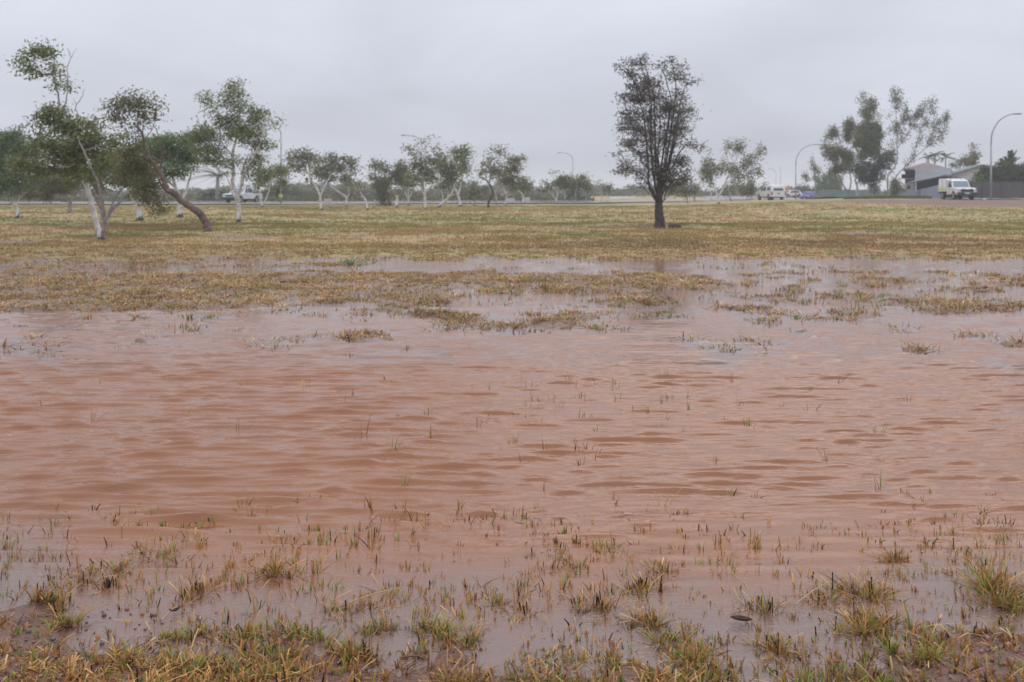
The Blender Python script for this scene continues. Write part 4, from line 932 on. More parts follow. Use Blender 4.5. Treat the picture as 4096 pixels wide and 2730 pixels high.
tree('dark_tree', 'dark upright tree with many thin stems standing alone in the field', 'tree', None, C5, None, [
    ([(540, 1484), (538, 1380), (532, 1260), (540, 1100), (545, 1000)], .20, .05),
    ([(520, 1300), (440, 1130), (420, 900), (380, 600), (300, 330), (210, 195)], .085, .012), ([(525, 1290), (470, 1000), (440, 700), (430, 450), (330, 140)], .085, .012), ([(532, 1260), (510, 950), (490, 650), (480, 400), (405, 140)], .08, .012), ([(542, 1100), (530, 900), (555, 600), (540, 380)], .07, .012),
    ([(545, 1100), (560, 950), (610, 650), (640, 430), (590, 220), (545, 120)], .075, .010), ([(548, 1080), (600, 900), (650, 600), (680, 350), (670, 200), (640, 80)], .075, .010), ([(552, 1200), (620, 950), (700, 600), (740, 400), (790, 280), (880, 250)], .075, .010), ([(560, 1200), (640, 1000), (720, 850), (800, 790), (900, 840)], .05, .010),
    ([(510, 1270), (440, 1130), (340, 1040), (220, 1030)], .05, .010), ([(565, 1230), (650, 1100), (770, 1060)], .05, .010), ([(425, 960), (330, 850), (180, 870)], .035, .008), ([(735, 420), (800, 490), (865, 490)], .02, .006), ([(530, 1050), (460, 820), (400, 640)], .05, .012), ([(545, 1020), (590, 780), (600, 560)], .05, .012), ([(400, 760), (300, 640), (250, 520)], .03, .01), ([(500, 1150), (480, 880), (460, 700)], .06, .012), ([(560, 1130), (650, 880), (690, 720)], .05, .012)],
    [(320, 130, 80, 45), (205, 185, 40, 28), (410, 140, 38, 38), (290, 220, 80, 50), (430, 250, 55, 55), (350, 320, 110, 60), (480, 330, 65, 55), (545, 380, 45, 45), (290, 430, 90, 70), (420, 440, 110, 80), (600, 470, 80, 60), (560, 520, 70, 55), (300, 550, 100, 70), (450, 560, 100, 60), (700, 480, 60, 80, .8), (640, 80, 48, 28), (700, 130, 42, 32), (545, 120, 38, 26), (600, 190, 65, 30), (690, 230, 45, 55, .7), (760, 260, 55, 35), (860, 250, 38, 16), (720, 350, 55, 50), (250, 660, 55, 60), (330, 660, 75, 55), (780, 540, 55, 45), (720, 640, 60, 60, .8), (835, 485, 38, 14), (830, 570, 25, 30, .8), (265, 790, 55, 55), (190, 870, 45, 24, .8), (690, 780, 55, 60, .6), (830, 790, 55, 30, .8), (900, 840, 35, 22), (300, 1010, 100, 40, .9), (225, 1030, 45, 22), (680, 1070, 100, 60), (720, 980, 80, 70, .9), (620, 1000, 55, 80, .6), (400, 1060, 60, 50, .6), (370, 900, 50, 60, .5), (770, 1090, 45, 35), (620, 590, 60, 50, .6), (510, 640, 90, 50, .6), (460, 780, 90, 90, .55), (590, 800, 80, 90, .5), (500, 900, 80, 80, .4), (330, 760, 70, 60, .8), (420, 690, 90, 60, .7), (650, 690, 60, 60, .7), (640, 1110, 80, 50), (420, 1130, 50, 40, .6)],
    DARK, BD, BD, den=350, sub=14, size=(.13, .028), wind=0, twig_r=.009, up=.35)
tree('gum_tree', 'spreading pale gum with white forked trunk, right of the dark tree', 'tree', G3, C6, None, [
    ([(585, 1062), (580, 1000), (590, 950), (640, 870), (700, 720), (800, 520), (870, 360)], .17, .03), ([(580, 990), (560, 910), (545, 840), (480, 700)], .09, .03), ([(700, 720), (860, 620), (1000, 560), (1120, 380)], .06, .02), ([(700, 720), (760, 680), (900, 650), (1130, 630)], .05, .015), ([(800, 520), (740, 400), (720, 290)], .04, .015), ([(560, 910), (440, 760), (400, 640)], .05, .02), ([(480, 1020), (480, 900), (440, 760)], .06, .03)],
    [(720, 260, 45, 35, .9), (700, 320, 40, 30, .7), (860, 280, 60, 40), (900, 260, 40, 25, .8), (840, 340, 70, 40, .8), (1150, 340, 50, 40), (1170, 380, 35, 30, .8), (1080, 430, 60, 40, .9), (1030, 480, 60, 35, .8), (930, 470, 50, 40, .7), (450, 480, 50, 30, .7), (480, 520, 70, 40, .7), (390, 540, 60, 40, .8), (400, 640, 90, 50), (520, 620, 80, 50), (400, 700, 80, 40, .8), (620, 630, 70, 50), (700, 600, 60, 45, .8), (660, 500, 40, 40, .6), (820, 600, 60, 45, .8), (830, 660, 70, 45), (900, 560, 60, 40, .7), (1010, 600, 60, 50, .7), (1130, 630, 70, 35, .9), (980, 670, 60, 40, .6), (910, 720, 40, 40, .5), (820, 740, 60, 40, .7), (840, 800, 40, 30, .7), (550, 720, 60, 40, .6), (480, 780, 50, 40, .5)], GREY * 1.03, BW, den=175, sub=4.2, size=(.2, .065))
tree('gum_tree', 'small grey gum half hidden behind the dark tree', 'tree', G3, C6, 112, [([(165, 1026), (160, 950), (150, 880), (120, 800)], .1, .03), ([(262, 1022), (265, 940), (280, 860)], .09, .03)], [(120, 820, 80, 60), (200, 860, 80, 50), (60, 860, 70, 60), (280, 850, 60, 50), (180, 920, 70, 30, .7), (-30, 860, 70, 70)], GREY * .9, BG, den=170, sub=4, size=(.2, .07))
tree('gum_tree', 'low grey gum with slanting white stem behind the spreading pale gum', 'tree', G3, C6, 125, [([(765, 1002), (740, 930), (720, 860), (740, 800)], .12, .04), ([(965, 995), (965, 900), (960, 830)], .09, .03)], [(720, 880, 70, 40, .8), (960, 860, 80, 60), (1000, 800, 60, 40, .8), (900, 870, 60, 50, .8), (1040, 880, 60, 50), (680, 900, 50, 40, .7)], GREY * .95, BW, den=165, sub=4, size=(.22, .075))
tree('dead_tree', 'thin half-dead tree between two lamp posts at right', 'tree', G3, C6, 150, [([(1900, 1010), (1890, 880), (1880, 700), (1870, 560), (1840, 430)], .14, .03), ([(1885, 780), (1960, 620), (1970, 560)], .06, .02), ([(1885, 760), (1780, 700), (1750, 660)], .05, .02), ([(1880, 640), (1800, 560)], .04, .01)], [(1850, 480, 25, 50, .4), (1880, 560, 50, 60, .5), (1850, 620, 45, 45, .5), (1920, 640, 40, 35, .6), (1755, 680, 50, 35, 1.1), (1770, 740, 30, 25, .6), (1900, 700, 40, 40, .4)], GREY, BG, den=130, sub=3.5, size=(.22, .07))

tree('gum_tree', 'leafy olive gum at the left of the tall clump by the houses', 'tree', G3, C7, 128, [([(432, 1392), (425, 1330), (370, 1240), (320, 1120), (280, 980)], .16, .05), ([(430, 1345), (465, 1200), (440, 1050), (400, 850)], .09, .04), ([(400, 850), (290, 720), (210, 600)], .05, .02)],
    [(200, 560, 55, 40), (220, 620, 55, 45), (180, 660, 45, 30, .8), (400, 480, 50, 40), (450, 510, 40, 35), (400, 560, 70, 50), (440, 610, 60, 45), (400, 680, 60, 40, .8), (180, 790, 60, 40), (260, 810, 80, 50), (200, 860, 60, 35), (340, 850, 60, 45), (420, 870, 80, 60), (330, 930, 90, 50), (440, 950, 70, 60), (290, 1010, 80, 50), (380, 1030, 90, 50), (260, 1070, 50, 40)], OLIV * .95, BG, den=165, sub=3.6, size=(.22, .075))
tree('gum_tree', 'tall grey-green gum with thick white trunk in the middle of the clump by the houses', 'tree', G3, C7, 130, [([(540, 1398), (540, 1320), (538, 1250), (515, 1180), (560, 1050), (640, 850), (680, 600), (690, 380), (640, 200)], .22, .03), ([(560, 1050), (600, 900), (560, 700)], .09, .04), ([(640, 850), (780, 700), (820, 500)], .07, .03), ([(690, 380), (610, 240), (615, 140)], .03, .01)],
    [(615, 140, 28, 28, .8), (595, 230, 28, 22, .8), (690, 250, 55, 50, .9), (740, 230, 25, 22, .7), (650, 320, 55, 50), (720, 330, 45, 45), (690, 410, 65, 50), (820, 400, 22, 25, .6), (560, 560, 60, 50), (640, 540, 80, 60), (740, 540, 80, 60), (800, 560, 50, 60), (560, 650, 80, 60), (660, 660, 90, 60), (770, 660, 80, 60), (540, 740, 80, 60), (650, 770, 100, 60), (760, 760, 80, 60), (590, 850, 90, 50), (720, 850, 90, 50), (820, 820, 60, 50)], EUC * .85, BW, den=170, sub=3.6, size=(.22, .075))
tree('gum_tree', 'low dark leafy gum filling the bottom of the clump by the houses', 'tree', G3, C7, 126, [([(712, 1390), (718, 1330), (740, 1230), (730, 1120)], .15, .06), ([(720, 1310), (640, 1150), (600, 1060)], .07, .03), ([(740, 1200), (830, 1040), (880, 950)], .07, .03)],
    [(600, 1020, 90, 50), (700, 1020, 90, 50), (560, 1090, 70, 50), (660, 1100, 100, 50), (780, 1090, 70, 60), (700, 1180, 90, 50), (620, 1180, 70, 50), (740, 1250, 60, 40), (850, 930, 90, 50), (920, 900, 60, 60, .8), (820, 1010, 60, 40, .8), (930, 1000, 50, 40, .7), (780, 940, 60, 40, .8)], HEDG * 1.15 + .012, BG, den=165, sub=3.6, size=(.24, .08))
tree('gum_tree', 'slender tall gum with bare lower trunk in front of the brown roof', 'tree', G3, C7, 124, [([(915, 1388), (910, 1300), (905, 1150), (960, 1060), (1018, 960), (1022, 800), (1012, 500), (1000, 150)], .15, .02), ([(1025, 800), (1110, 620), (1240, 400), (1370, 240)], .07, .012), ([(1015, 560), (1090, 430)], .04, .012), ([(1010, 600), (950, 420), (930, 340)], .03, .008), ([(905, 1150), (880, 950), (890, 800)], .04, .01), ([(1022, 850), (930, 760)], .02, .008)],
    [(1000, 120, 45, 30, .8), (1040, 120, 30, 30, .7), (990, 190, 35, 40, .8), (1030, 220, 40, 45, .9), (1020, 310, 40, 45, .8), (1130, 260, 25, 20, .5), (1120, 360, 55, 35, .8), (1080, 430, 60, 45, .8), (1150, 440, 50, 40, .8), (1240, 370, 50, 35), (1220, 420, 55, 40), (1300, 290, 45, 35, .8), (1370, 240, 40, 32, .9), (1060, 520, 60, 45, .8), (1150, 510, 50, 40, .9), (1040, 600, 50, 45, .7), (1100, 600, 45, 40, .7), (1050, 680, 40, 40, .6), (930, 400, 30, 40, .25), (930, 580, 40, 40, .3), (960, 740, 40, 40, .5), (900, 850, 60, 50, .6), (960, 830, 40, 30, .6)], GREY * .85, BG, den=160, sub=4.2, size=(.2, .06), wind=.4)
tree('gum_tree', 'wind-swept sparse gum leaning far right over the brown roof', 'tree', G3, C7, 126, [([(935, 1380), (960, 1280), (1010, 1130), (1120, 1010), (1250, 890), (1370, 790), (1500, 690), (1600, 560), (1655, 480)], .12, .012), ([(1220, 920), (1270, 760), (1340, 560), (1400, 430), (1480, 300)], .05, .01), ([(1370, 790), (1440, 640), (1530, 480), (1640, 410)], .04, .01), ([(1290, 700), (1300, 600)], .03, .01)],
    [(1470, 300, 40, 40, .4), (1480, 350, 45, 35, .7), (1400, 410, 35, 35, .5), (1370, 480, 40, 40, .6), (1330, 530, 40, 30, .6), (1300, 610, 35, 35, .6), (1290, 690, 40, 40, .6), (1260, 760, 35, 30, .5), (1420, 470, 35, 30, .5), (1610, 400, 50, 28, .9), (1590, 450, 50, 35, .9), (1530, 490, 50, 40, .9), (1470, 560, 50, 40, .8), (1420, 640, 50, 40, .6), (1400, 710, 50, 35, .6), (1560, 610, 50, 35, .7), (1500, 670, 50, 30, .7), (1440, 730, 50, 25, .6), (1640, 510, 35, 30, .6), (1230, 860, 35, 35, .6), (1180, 940, 50, 25, .6), (1120, 980, 40, 20, .7)], GREY * .8, BG, den=150, sub=4.5, size=(.2, .055), wind=.5)

# far bushes and the palm beyond the road
def bush(name, label, cat, group, cv, d, clumps, pal, den=150, size=(.24, .085), sub=3.2, trunk=None):
    cx0 = np.mean([c[0] for c in clumps]); cy1 = max(c[1] + c[3] for c in clumps)
    t0 = trunk or [([(cx0, cy1 + 8), (cx0 + 2, cy1 - 20), (cx0, clumps[0][1])], .07, .02)]
    return tree(name, label, cat, group, cv, d, t0, clumps, pal, BG, den=den, sub=sub, size=size, depth=1.2)
bush('bush', 'dark rounded bush across the road behind the ute and slim gum', 'bush', G4, C2, 132, [(1130, 1230, 90, 60), (1210, 1210, 90, 70), (1300, 1210, 80, 70), (1120, 1290, 80, 30)], GREY * .62)
bush('bush', 'dark bush across the road behind the pole with the yellow tag', 'bush', G4, C2, 135, [(1790, 1180, 90, 70), (1850, 1150, 50, 50), (1720, 1240, 70, 50), (1850, 1240, 60, 50), (1760, 1270, 90, 30)], GREY * .66)
bush('bush', 'green rounded bush across the road below the airy gum', 'bush', G4, C3, 140, [(310, 850, 60, 40), (260, 920, 60, 60), (350, 900, 80, 60), (420, 940, 60, 60), (300, 990, 90, 45), (420, 1000, 70, 35)], EUC * .8)
bush('bush', 'dark bush across the road below the twin-crowned gum', 'bush', G4, C3, 142, [(800, 940, 70, 50), (860, 880, 50, 40), (900, 960, 80, 60), (1000, 900, 70, 60), (1040, 970, 80, 50), (1140, 930, 70, 60), (1230, 970, 60, 50)], GREY * .66)
bush('bush', 'tall green bush far across the road right of the large clump', 'bush', G4, C4, 150, [(320, 780, 50, 40), (300, 850, 50, 50), (350, 870, 50, 50), (290, 940, 70, 50), (360, 960, 60, 50), (450, 860, 60, 50), (460, 950, 60, 60)], EUC * .78)
bush('bush', 'green leafy hedge bush behind the thin half-dead tree', 'bush', G3, C7, 205, [(120, 1190, 80, 50), (220, 1150, 80, 50), (280, 1200, 70, 60), (180, 1250, 110, 50), (80, 1260, 70, 45), (300, 1270, 60, 40)], LUSH * .8, size=(.32, .12), sub=2.2, den=80)
bush('bush', 'grey-green bush left of the thin half-dead tree', 'bush', G3, C6, 215, [(1700, 880, 70, 45), (1600, 910, 80, 45), (1780, 900, 70, 60), (1850, 880, 60, 40), (1520, 950, 50, 30)], GREY * .75, size=(.32, .12), sub=2.2, den=80)
bush('bush', 'small green bush peeping over the roof of the canopied ute', 'bush', G3, C6, 170, [(1210, 830, 40, 30), (1180, 860, 40, 30), (1240, 870, 40, 25)], EUC * .85, size=(.28, .1), sub=3, den=100)
def far_mass(name, label, seed, xr, d0, d1, hfun, n, pal, size):
    rg = np.random.default_rng(seed)
    m_ = n
    d = rg.uniform(d0, d1, m_); px = rg.uniform(*xr, m_)
    x = (px - CX) / F * d
    top = hfun(px, rg)
    z = gz(x, d) + top * rg.random(m_) ** .8
    V, Fq, C = leaves(rg, np.stack([x, d, z], -1), 14, size, (.55, .6, .3), pal)
    return tag(mk(name, V, Fq, M['leaf'], col=C), label, 'treeline', kind='stuff')
hf = lambda px, rg: .6 + 5.2 * np.clip(fbm(px / 95., px * 0, 401, 4) - .22, 0, 1) ** 1.5 + .5 * rg.random(len(px))
far_mass('distant_treeline', 'hazy low line of scrub and trees along the horizon', 402, (-900, 5000), 230, 300, hf, 5200, GREY * .6, (.75, .34))
hf2 = lambda px, rg: .25 + 2.6 * np.clip(fbm(px / 70., px * 0, 403, 3) - .38, 0, 1) + .2 * rg.random(len(px))
far_mass('roadside_scrub', 'dim scrub along the far side of the road at the left', 404, (-900, 2350), 126, 150, hf2, 2600, GREY * .62, (.42, .2))

def palm(px, pyb, pyt, d, label, nf, flen, wind, pal, trunk_r=.13, droop=.8, name='palm_tree', lf=(.42, .035), grp=None, up0=.5):
    rg = np.random.default_rng(int(px))
    X0 = (px - CX) / F * d; Z0 = float(gz(X0, d)); zt = H - (pyt - HY) / F * d
    root = tag(empty(name, (X0, d, Z0)), label, 'palm', grp)
    top = np.array([.1, 0, zt - Z0])
    s = spline([(0, 0, -.1), (.05, .03, top[2] * .5), top], 5)
    V, Fq = tube_arrays(s, np.linspace(trunk_r, trunk_r * .75, len(s)), 8)
    mk('trunk', V, Fq, BG, root, smooth=True)
    for i in range(nf):
        a = i * 2.4 + rg.normal(0, .2); el = rg.uniform(-.1, 1.0) + up0 * .3
        dr = np.array([math.cos(a) * math.cos(el), math.sin(a) * math.cos(el), math.sin(el)])
        L = flen * rg.uniform(.8, 1.15)
        t_ = np.linspace(0, 1, 12)[:, None]
        p = top + dr * L * t_ + np.array([wind * L, 0, -droop * L]) * t_ ** 2 * .6
        V, Fq = tube_arrays(p, np.linspace(.022, .006, 12), 4)
        Vs, Fs, Cs, nb = [V], [Fq], [np.tile(pal[0] * 1.1, (len(V), 1))], len(V)
        tn = np.gradient(p, axis=0); tn /= np.linalg.norm(tn, axis=1)[:, None]
        q = []
        for j in range(2, 12):
            for sgn in (-1, 1):
                for e in (0, .5):
                    c0 = p[j] * (1 - e) + p[j - 1] * e
                    sd = np.cross(tn[j], (0, 0, 1)); sd /= np.linalg.norm(sd) + 1e-9
                    dirn = sd * sgn * .8 + tn[j] * .7 + np.array([wind * .7, 0, -.45]); dirn /= np.linalg.norm(dirn)
                    w = np.cross(dirn, tn[j]); w /= np.linalg.norm(w) + 1e-9
                    ll = lf[0] * L / 2 * (1 - .5 * abs(j / 12 - .5))
                    q += [c0 - tn[j] * lf[1], c0 + tn[j] * lf[1], c0 + dirn * ll]
        q = np.array(q)
        Vs.append(q); Cs.append(pal[rg.integers(0, len(pal), len(q))])
        mk('frond', np.concatenate(Vs), [Fq, np.arange(len(q)).reshape(-1, 3) + nb], M['leaf'], root, col=np.concatenate(Cs))
    return root
palm(868, 815, 706, 128, 'palm with fronds blown to the left behind the slim gum', 20, 3.0, -1.1, GREY * .7, .28)
palm(3712, 800, 632, 145, 'dark bushy palm left of the pair behind the brown roof', 14, 1.9, .2, HEDG, .12)
palm(3738, 800, 624, 150, 'taller dark palm of the pair behind the brown roof', 14, 1.9, .2, HEDG, .12)
palm(3780, 800, 632, 147, 'palm with pale trunk right of the brown roof', 14, 1.8, .3, HEDG, .12)
palm(4038, 800, 655, 120, 'dark upright palm rising above the hedge beside the right lamp post', 9, 1.6, .1, HEDG, .2, droop=.1, up0=2.4, lf=(.5, .06))
palm(4008, 800, 662, 121, 'short dark palm tuft just right of the right lamp post', 9, 1.1, 0, HEDG, .15, droop=.5, up0=1.2)
bush('conifer', 'narrow ragged conifer behind the white gable', 'tree', G3, C8, 150, [(1170, 620, 30, 40, .8), (1165, 690, 45, 40), (1170, 750, 50, 40), (1140, 810, 60, 40), (1180, 850, 60, 35), (1240, 690, 50, 18, .6), (1210, 790, 40, 25, .6)], OLIV * .8, trunk=[([(1170, 900), (1172, 760), (1175, 580)], .1, .02)])
bush('bush', 'olive bush behind the roofs, left of the narrow conifer', 'bush', G3, C8, 148, [(1000, 820, 70, 40), (920, 850, 60, 30), (1070, 830, 50, 45), (880, 860, 40, 20)], OLIV * .85)
bush('hedge', 'dense dark green hedge behind the grey fence at the right edge', 'hedge', None, C8, 115, [(1380, 930, 60, 45), (1500, 950, 90, 60), (1640, 960, 90, 70), (1760, 960, 90, 80), (1880, 940, 80, 70), (1990, 960, 80, 80), (1340, 1000, 70, 60), (1460, 1050, 100, 60), (1600, 1060, 100, 60), (1740, 1070, 100, 60), (1880, 1060, 100, 60), (2020, 1070, 100, 60), (1290, 1060, 60, 50), (1600, 860, 50, 40), (1740, 850, 50, 40), (1880, 880, 50, 30)], HEDG * 1.25, den=330, sub=4, size=(.2, .09))
bush('bush', 'light green bush beside the white gable wall', 'bush', G3, C8, 114.5, [(1200, 1100, 60, 35), (1260, 1080, 70, 40), (1340, 1100, 70, 35), (1160, 1130, 40, 18), (1300, 1140, 90, 20)], LUSH * 1.15, den=260, sub=4, size=(.18, .08))
bush('shrub', 'dark narrow shrub at the left end of the grey fence', 'bush', G3, C7, 110, [(990, 1180, 35, 60), (1000, 1260, 40, 60), (980, 1330, 45, 40), (1060, 1240, 40, 30, .6), (1080, 1300, 40, 30, .7)], OLIV * .75, den=220, sub=4, size=(.16, .06))
bush('weed', 'bright green leafy weed at the far edge of the flood', 'weed', None, lambda x, y: (x, y), hit(1392, 1066), [(1392, 1056, 26, 9), (1370, 1060, 12, 6), (1412, 1059, 12, 6)], np.array([[.16, .27, .05], [.2, .31, .07]]), den=1500, sub=150, size=(.05, .022), trunk=[([(1392, 1068), (1392, 1060), (1391, 1052)], .006, .003)])

# rock beside the dark tree
rg = np.random.default_rng(9)
d = hit(2697, 912); x0 = (2697 - CX) / F * d
me = bmesh.new(); bmesh.ops.create_icosphere(me, subdivisions=3, radius=1)
for v in me.verts:
    n = .75 + .5 * float(fbm(np.array(v.co.x * 1.3 + 5), np.array(v.co.y * 1.3 + v.co.z), 71, 3))
    v.co = Vector((v.co.x * .30 * n, v.co.y * .22 * n, v.co.z * .145 * n))
dd = bpy.data.meshes.new('rock'); me.to_mesh(dd); me.free()
o = bpy.data.objects.new('rock', dd); COL.objects.link(o); o.location = (x0, d, float(gz(x0, d)) + .07)
dd.materials.append(mat('brown_rock', (.10, .062, .05), .8, noise=(6, (.065, .042, .036), 4), bump=(10, .6, .03)))
tag(o, 'low brown rock lying at the foot of the dark tree', 'rock')

# ------------------------------------------------------------------ lamp posts
def lamp_post(px, d, h, arm, rise, label, r=.085, tag_y=False, zb=None):
    X0 = (px - CX) / F * d; Z0 = float(gz(X0, d))
    root = tag(empty('street_lamp', (X0, d, Z0)), label, 'street lamp', 'curved grey street lamps')
    hs = h - rise
    MB().tube([(0, 0, -.2), (0, 0, hs * .5), (0, 0, hs)], [r, r * .9, r * .75], 10).build('post', M['galv'], root, smooth=True)
    pts = [(0, 0, hs - .02), (arm * .05, 0, hs + rise * .4), (arm * .28, 0, hs + rise * .78), (arm * .62, 0, hs + rise * .97), (arm * .8, 0, hs + rise)]
    s = spline(pts, 5)
    MB().tube(s, np.linspace(r * .74, r * .45, len(s)), 8).build('arm', M['galv'], root, smooth=True)
    a0, a1 = sorted((arm * .78, arm * 1.02))
    MB().box((a0, -.1, hs + rise - .06), (a1, .1, hs + rise + .07)).build('lamp_head', M['galv'], root, bevel=.03)
    MB().box((a0 + .08, -.075, hs + rise - .085), (a1 - .08, .075, hs + rise - .061)).build('lens', M['lamp_lens'], root)
    MB().tube([(0, 0, -.1), (0, 0, .06)], r * 1.7, 10).build('base_plate', M['galv'], root)
    if tag_y:
        MB().box((-.2, -.1, .82), (.2, -.09, 1.14)).build('yellow_tag', M['yellow'], root)
    return root
lamp_post(3964, 97, 8.35, 2.9, 3.0, 'tall curved street lamp beside the service truck at right', .105)
lamp_post(3183, 152, 8.5, 3.5, 3.2, 'curved street lamp right of the canopied ute', .10)
lamp_post(1124, 110, 8.7, -2.2, .9, 'straight street lamp pole with a yellow tag beside the slim gum', .09, True)
lamp_post(1686, 128, 8.6, -2.6, 1.0, 'street lamp with arm to the left above the large far clump', .09)
lamp_post(2058, 160, 6.8, -1.5, 1.6, 'half hidden street lamp behind the tan-green gum', .08)
lamp_post(2291, 188, 8.6, -2.8, 1.3, 'distant street lamp left of the dark tree', .09)
lamp_post(3104, 300, 8.0, -2.6, 1.6, 'faint far street lamp above the canopied ute', .08)
MB_ = MB().tube([(0, 0, -.2), (0, 0, 9)], [.09, .06], 8).build('power_pole', M['galv']); xx = (3122 - CX) / F * 320; MB_.location = (xx, 320, float(gz(xx, 320)))
tag(MB_, 'faint bare pole far behind the canopied ute', 'pole')

# ------------------------------------------------------------------ vehicles (forward = +x, left = +y)
def wheels(root, xs, half, r=.36, w=.24):
    for x in xs:
        for sy in (-1, 1):
            t_ = MB().wheel((x, sy * (half - w / 2), r), r, w, 24).build('wheel', M['tyre'], root, bevel=.03)
            MB().wheel((x, sy * (half + .004), r), r * .62, .012, 18).build('rim', M['rim'], t_)
            MB().wheel((x, sy * (half + .014), r), r * .18, .02, 10).build('hub', M['black'], t_)
def shell(name, prof, half, material, root, bevel=.05, tuck=0.0, zt=None, z0=0.0):
    """side profile (x,z) extruded across, the top tucked in by tuck"""
    b = MB(); n = len(prof); V = []
    for sy in (-1, 1):
        for x, z in prof:
            k = 1 - tuck * max(0, (z - z0)) / max(1e-6, (zt or 1) - z0)
            V.append((x, sy * half * k, z))
    b.add(V, [tuple(range(n)), tuple(range(n, 2 * n))[::-1]] + [(i, n + i, n + (i + 1) % n, (i + 1) % n) for i in range(n)])
    return b.build(name, material, root, bevel=bevel, seg=2)
def arch_profile(x0, x1, zb, zt, wheels_x, r, front, hood_z):
    pts = [(x0, zb)]
    for wx in sorted(wheels_x):
        pts += [(wx + r * math.cos(a), max(zb, .36 + r * math.sin(a) * 1.0)) for a in np.linspace(math.pi, 0, 7)]
    pts += [(x1, zb), (x1 + .02, zb + .25), (x1 - .02, hood_z - .14), (x1 - .12, hood_z - .03), (front, hood_z + .06), (front - .1, zt), (x0, zt)]
    return pts
def quad(root, name, pts, material, th=.012, parent=None):
    p = np.array(pts, float); n = np.cross(p[1] - p[0], p[2] - p[0]); n /= np.linalg.norm(n)
    return MB().prism([tuple(q) for q in p], tuple(n * th)).build(name, material, parent or root)
def ute(name, label, loc, rz, canopy=True, rack=False, paint=None, scale=1.0):
    pnt = paint or M['white_paint']
    root = tag(empty(name, loc, rz), label, 'ute'); root.scale = (scale,) * 3
    wx = (-1.55, 1.55); hw = .92
    shell('body', arch_profile(-2.6, 2.5, .42, 1.05, wx, .46, 1.15, 1.02), hw, pnt, root, bevel=.06)
    shell('cab', [(-.75, 1.0), (1.30, 1.0), (1.05, 1.12), (.38, 1.70), (.05, 1.77), (-.62, 1.77), (-.80, 1.7)], hw * .97, pnt, root, bevel=.07, tuck=.16, zt=1.77, z0=1.0)
    if canopy:
        shell('canopy', [(-2.56, 1.06), (-.83, 1.06), (-.83, 1.78), (-1.1, 1.85), (-2.1, 1.86), (-2.34, 1.80)], hw * .97, pnt, root, bevel=.08, tuck=.12, zt=1.86, z0=1.06)
        e = quad(root, 'rear_window', [(-2.545, .62, 1.17), (-2.545, -.62, 1.17), (-2.37, -.56, 1.66), (-2.37, .56, 1.66)], M['glass'], -.03)
        for sy in (-1, 1):
            quad(root, 'canopy_window', [(-2.2, sy * .90, 1.2), (-1.1, sy * .90, 1.2), (-1.15, sy * .845, 1.62), (-2.05, sy * .845, 1.62)], M['glass'], sy * .012)
    else:
        MB().box((-2.58, -.9, 1.051), (-.85, -.84, 1.12)).box((-2.58, .84, 1.051), (-.85, .9, 1.12)).box((-2.6, -.9, 1.051), (-2.54, .9, 1.12)).build('tray_rail', M['black'], root)
    if rack:
        for x in (-.5, .3): MB().box((x - .03, -.65, 1.78), (x + .03, .65, 1.84)).build('roof_rack', M['black'], root)
    quad(root, 'windscreen', [(1.12, .72, 1.10), (1.12, -.72, 1.10), (.46, -.66, 1.66), (.46, .66, 1.66)], M['glass_pale'], .02)
    for sy in (-1, 1):
        quad(root, 'side_window', [(.22, sy * .885, 1.12), (.95, sy * .885, 1.12), (.35, sy * .79, 1.62), (.22, sy * .785, 1.64)], M['glass'], sy * .015)
        quad(root, 'side_window', [(-.65, sy * .885, 1.12), (.12, sy * .885, 1.12), (.12, sy * .785, 1.64), (-.62, sy * .785, 1.64)], M['glass'], sy * .015)
        MB().box((2.36, sy * .72 - .16, .78), (2.525, sy * .72 + .16, .98)).build('headlight', M['lamp_lens'], root, bevel=.03)
        MB().box((-2.63, sy * .84 - .08, .66), (-2.5, sy * .84 + .085, 1.02)).build('tail_light', M['red_lens'], root, bevel=.02)
        MB().box((.85, sy * 1.0 - .1, 1.1), (1.0, sy * 1.0 + .1, 1.28)).build('mirror', pnt, root, bevel=.02)
        for dx in (-.3, .55): MB().box((dx, sy * .925 - .012, .95), (dx + .16, sy * .925 + .012, .985)).build('door_handle', M['black'], root)
    MB().box((-2.64, -.7, .64), (-2.605, .7, 1.03)).build('tailgate', pnt, root, bevel=.012)
    MB().box((-2.72, -.88, .42), (-2.6, .88, .58)).build('rear_bumper', pnt, root, bevel=.03)
    MB().box((-2.645, -.2, .78), (-2.652, .2, .87)).build('tailgate_handle', M['black'], root)
    MB().box((2.45, -.88, .38), (2.62, .88, .64)).build('front_bumper', M['black'], root, bevel=.04)
    MB().box((2.46, -.5, .70), (2.535, .5, .92)).build('grille', M['black'], root, bevel=.01)
    MB().box((-2.4, -.7, .3), (2.3, .7, .44)).build('chassis', M['black'], root)
    wheels(root, wx, .90)
    return root
def on(px, d): 
    x = (px - CX) / F * d
    return (x, d, float(gz(x, d)))
p = on(3082, 121.5)
ute('ute', 'white ute with a canopy driving away, right of the spreading pale gum', p, R(97), True)
p = on(970, 114)
ute('ute', 'white ute with roof rack on the far road behind the slim gum', (p[0], p[1], p[2] + .14), R(250), False, True)

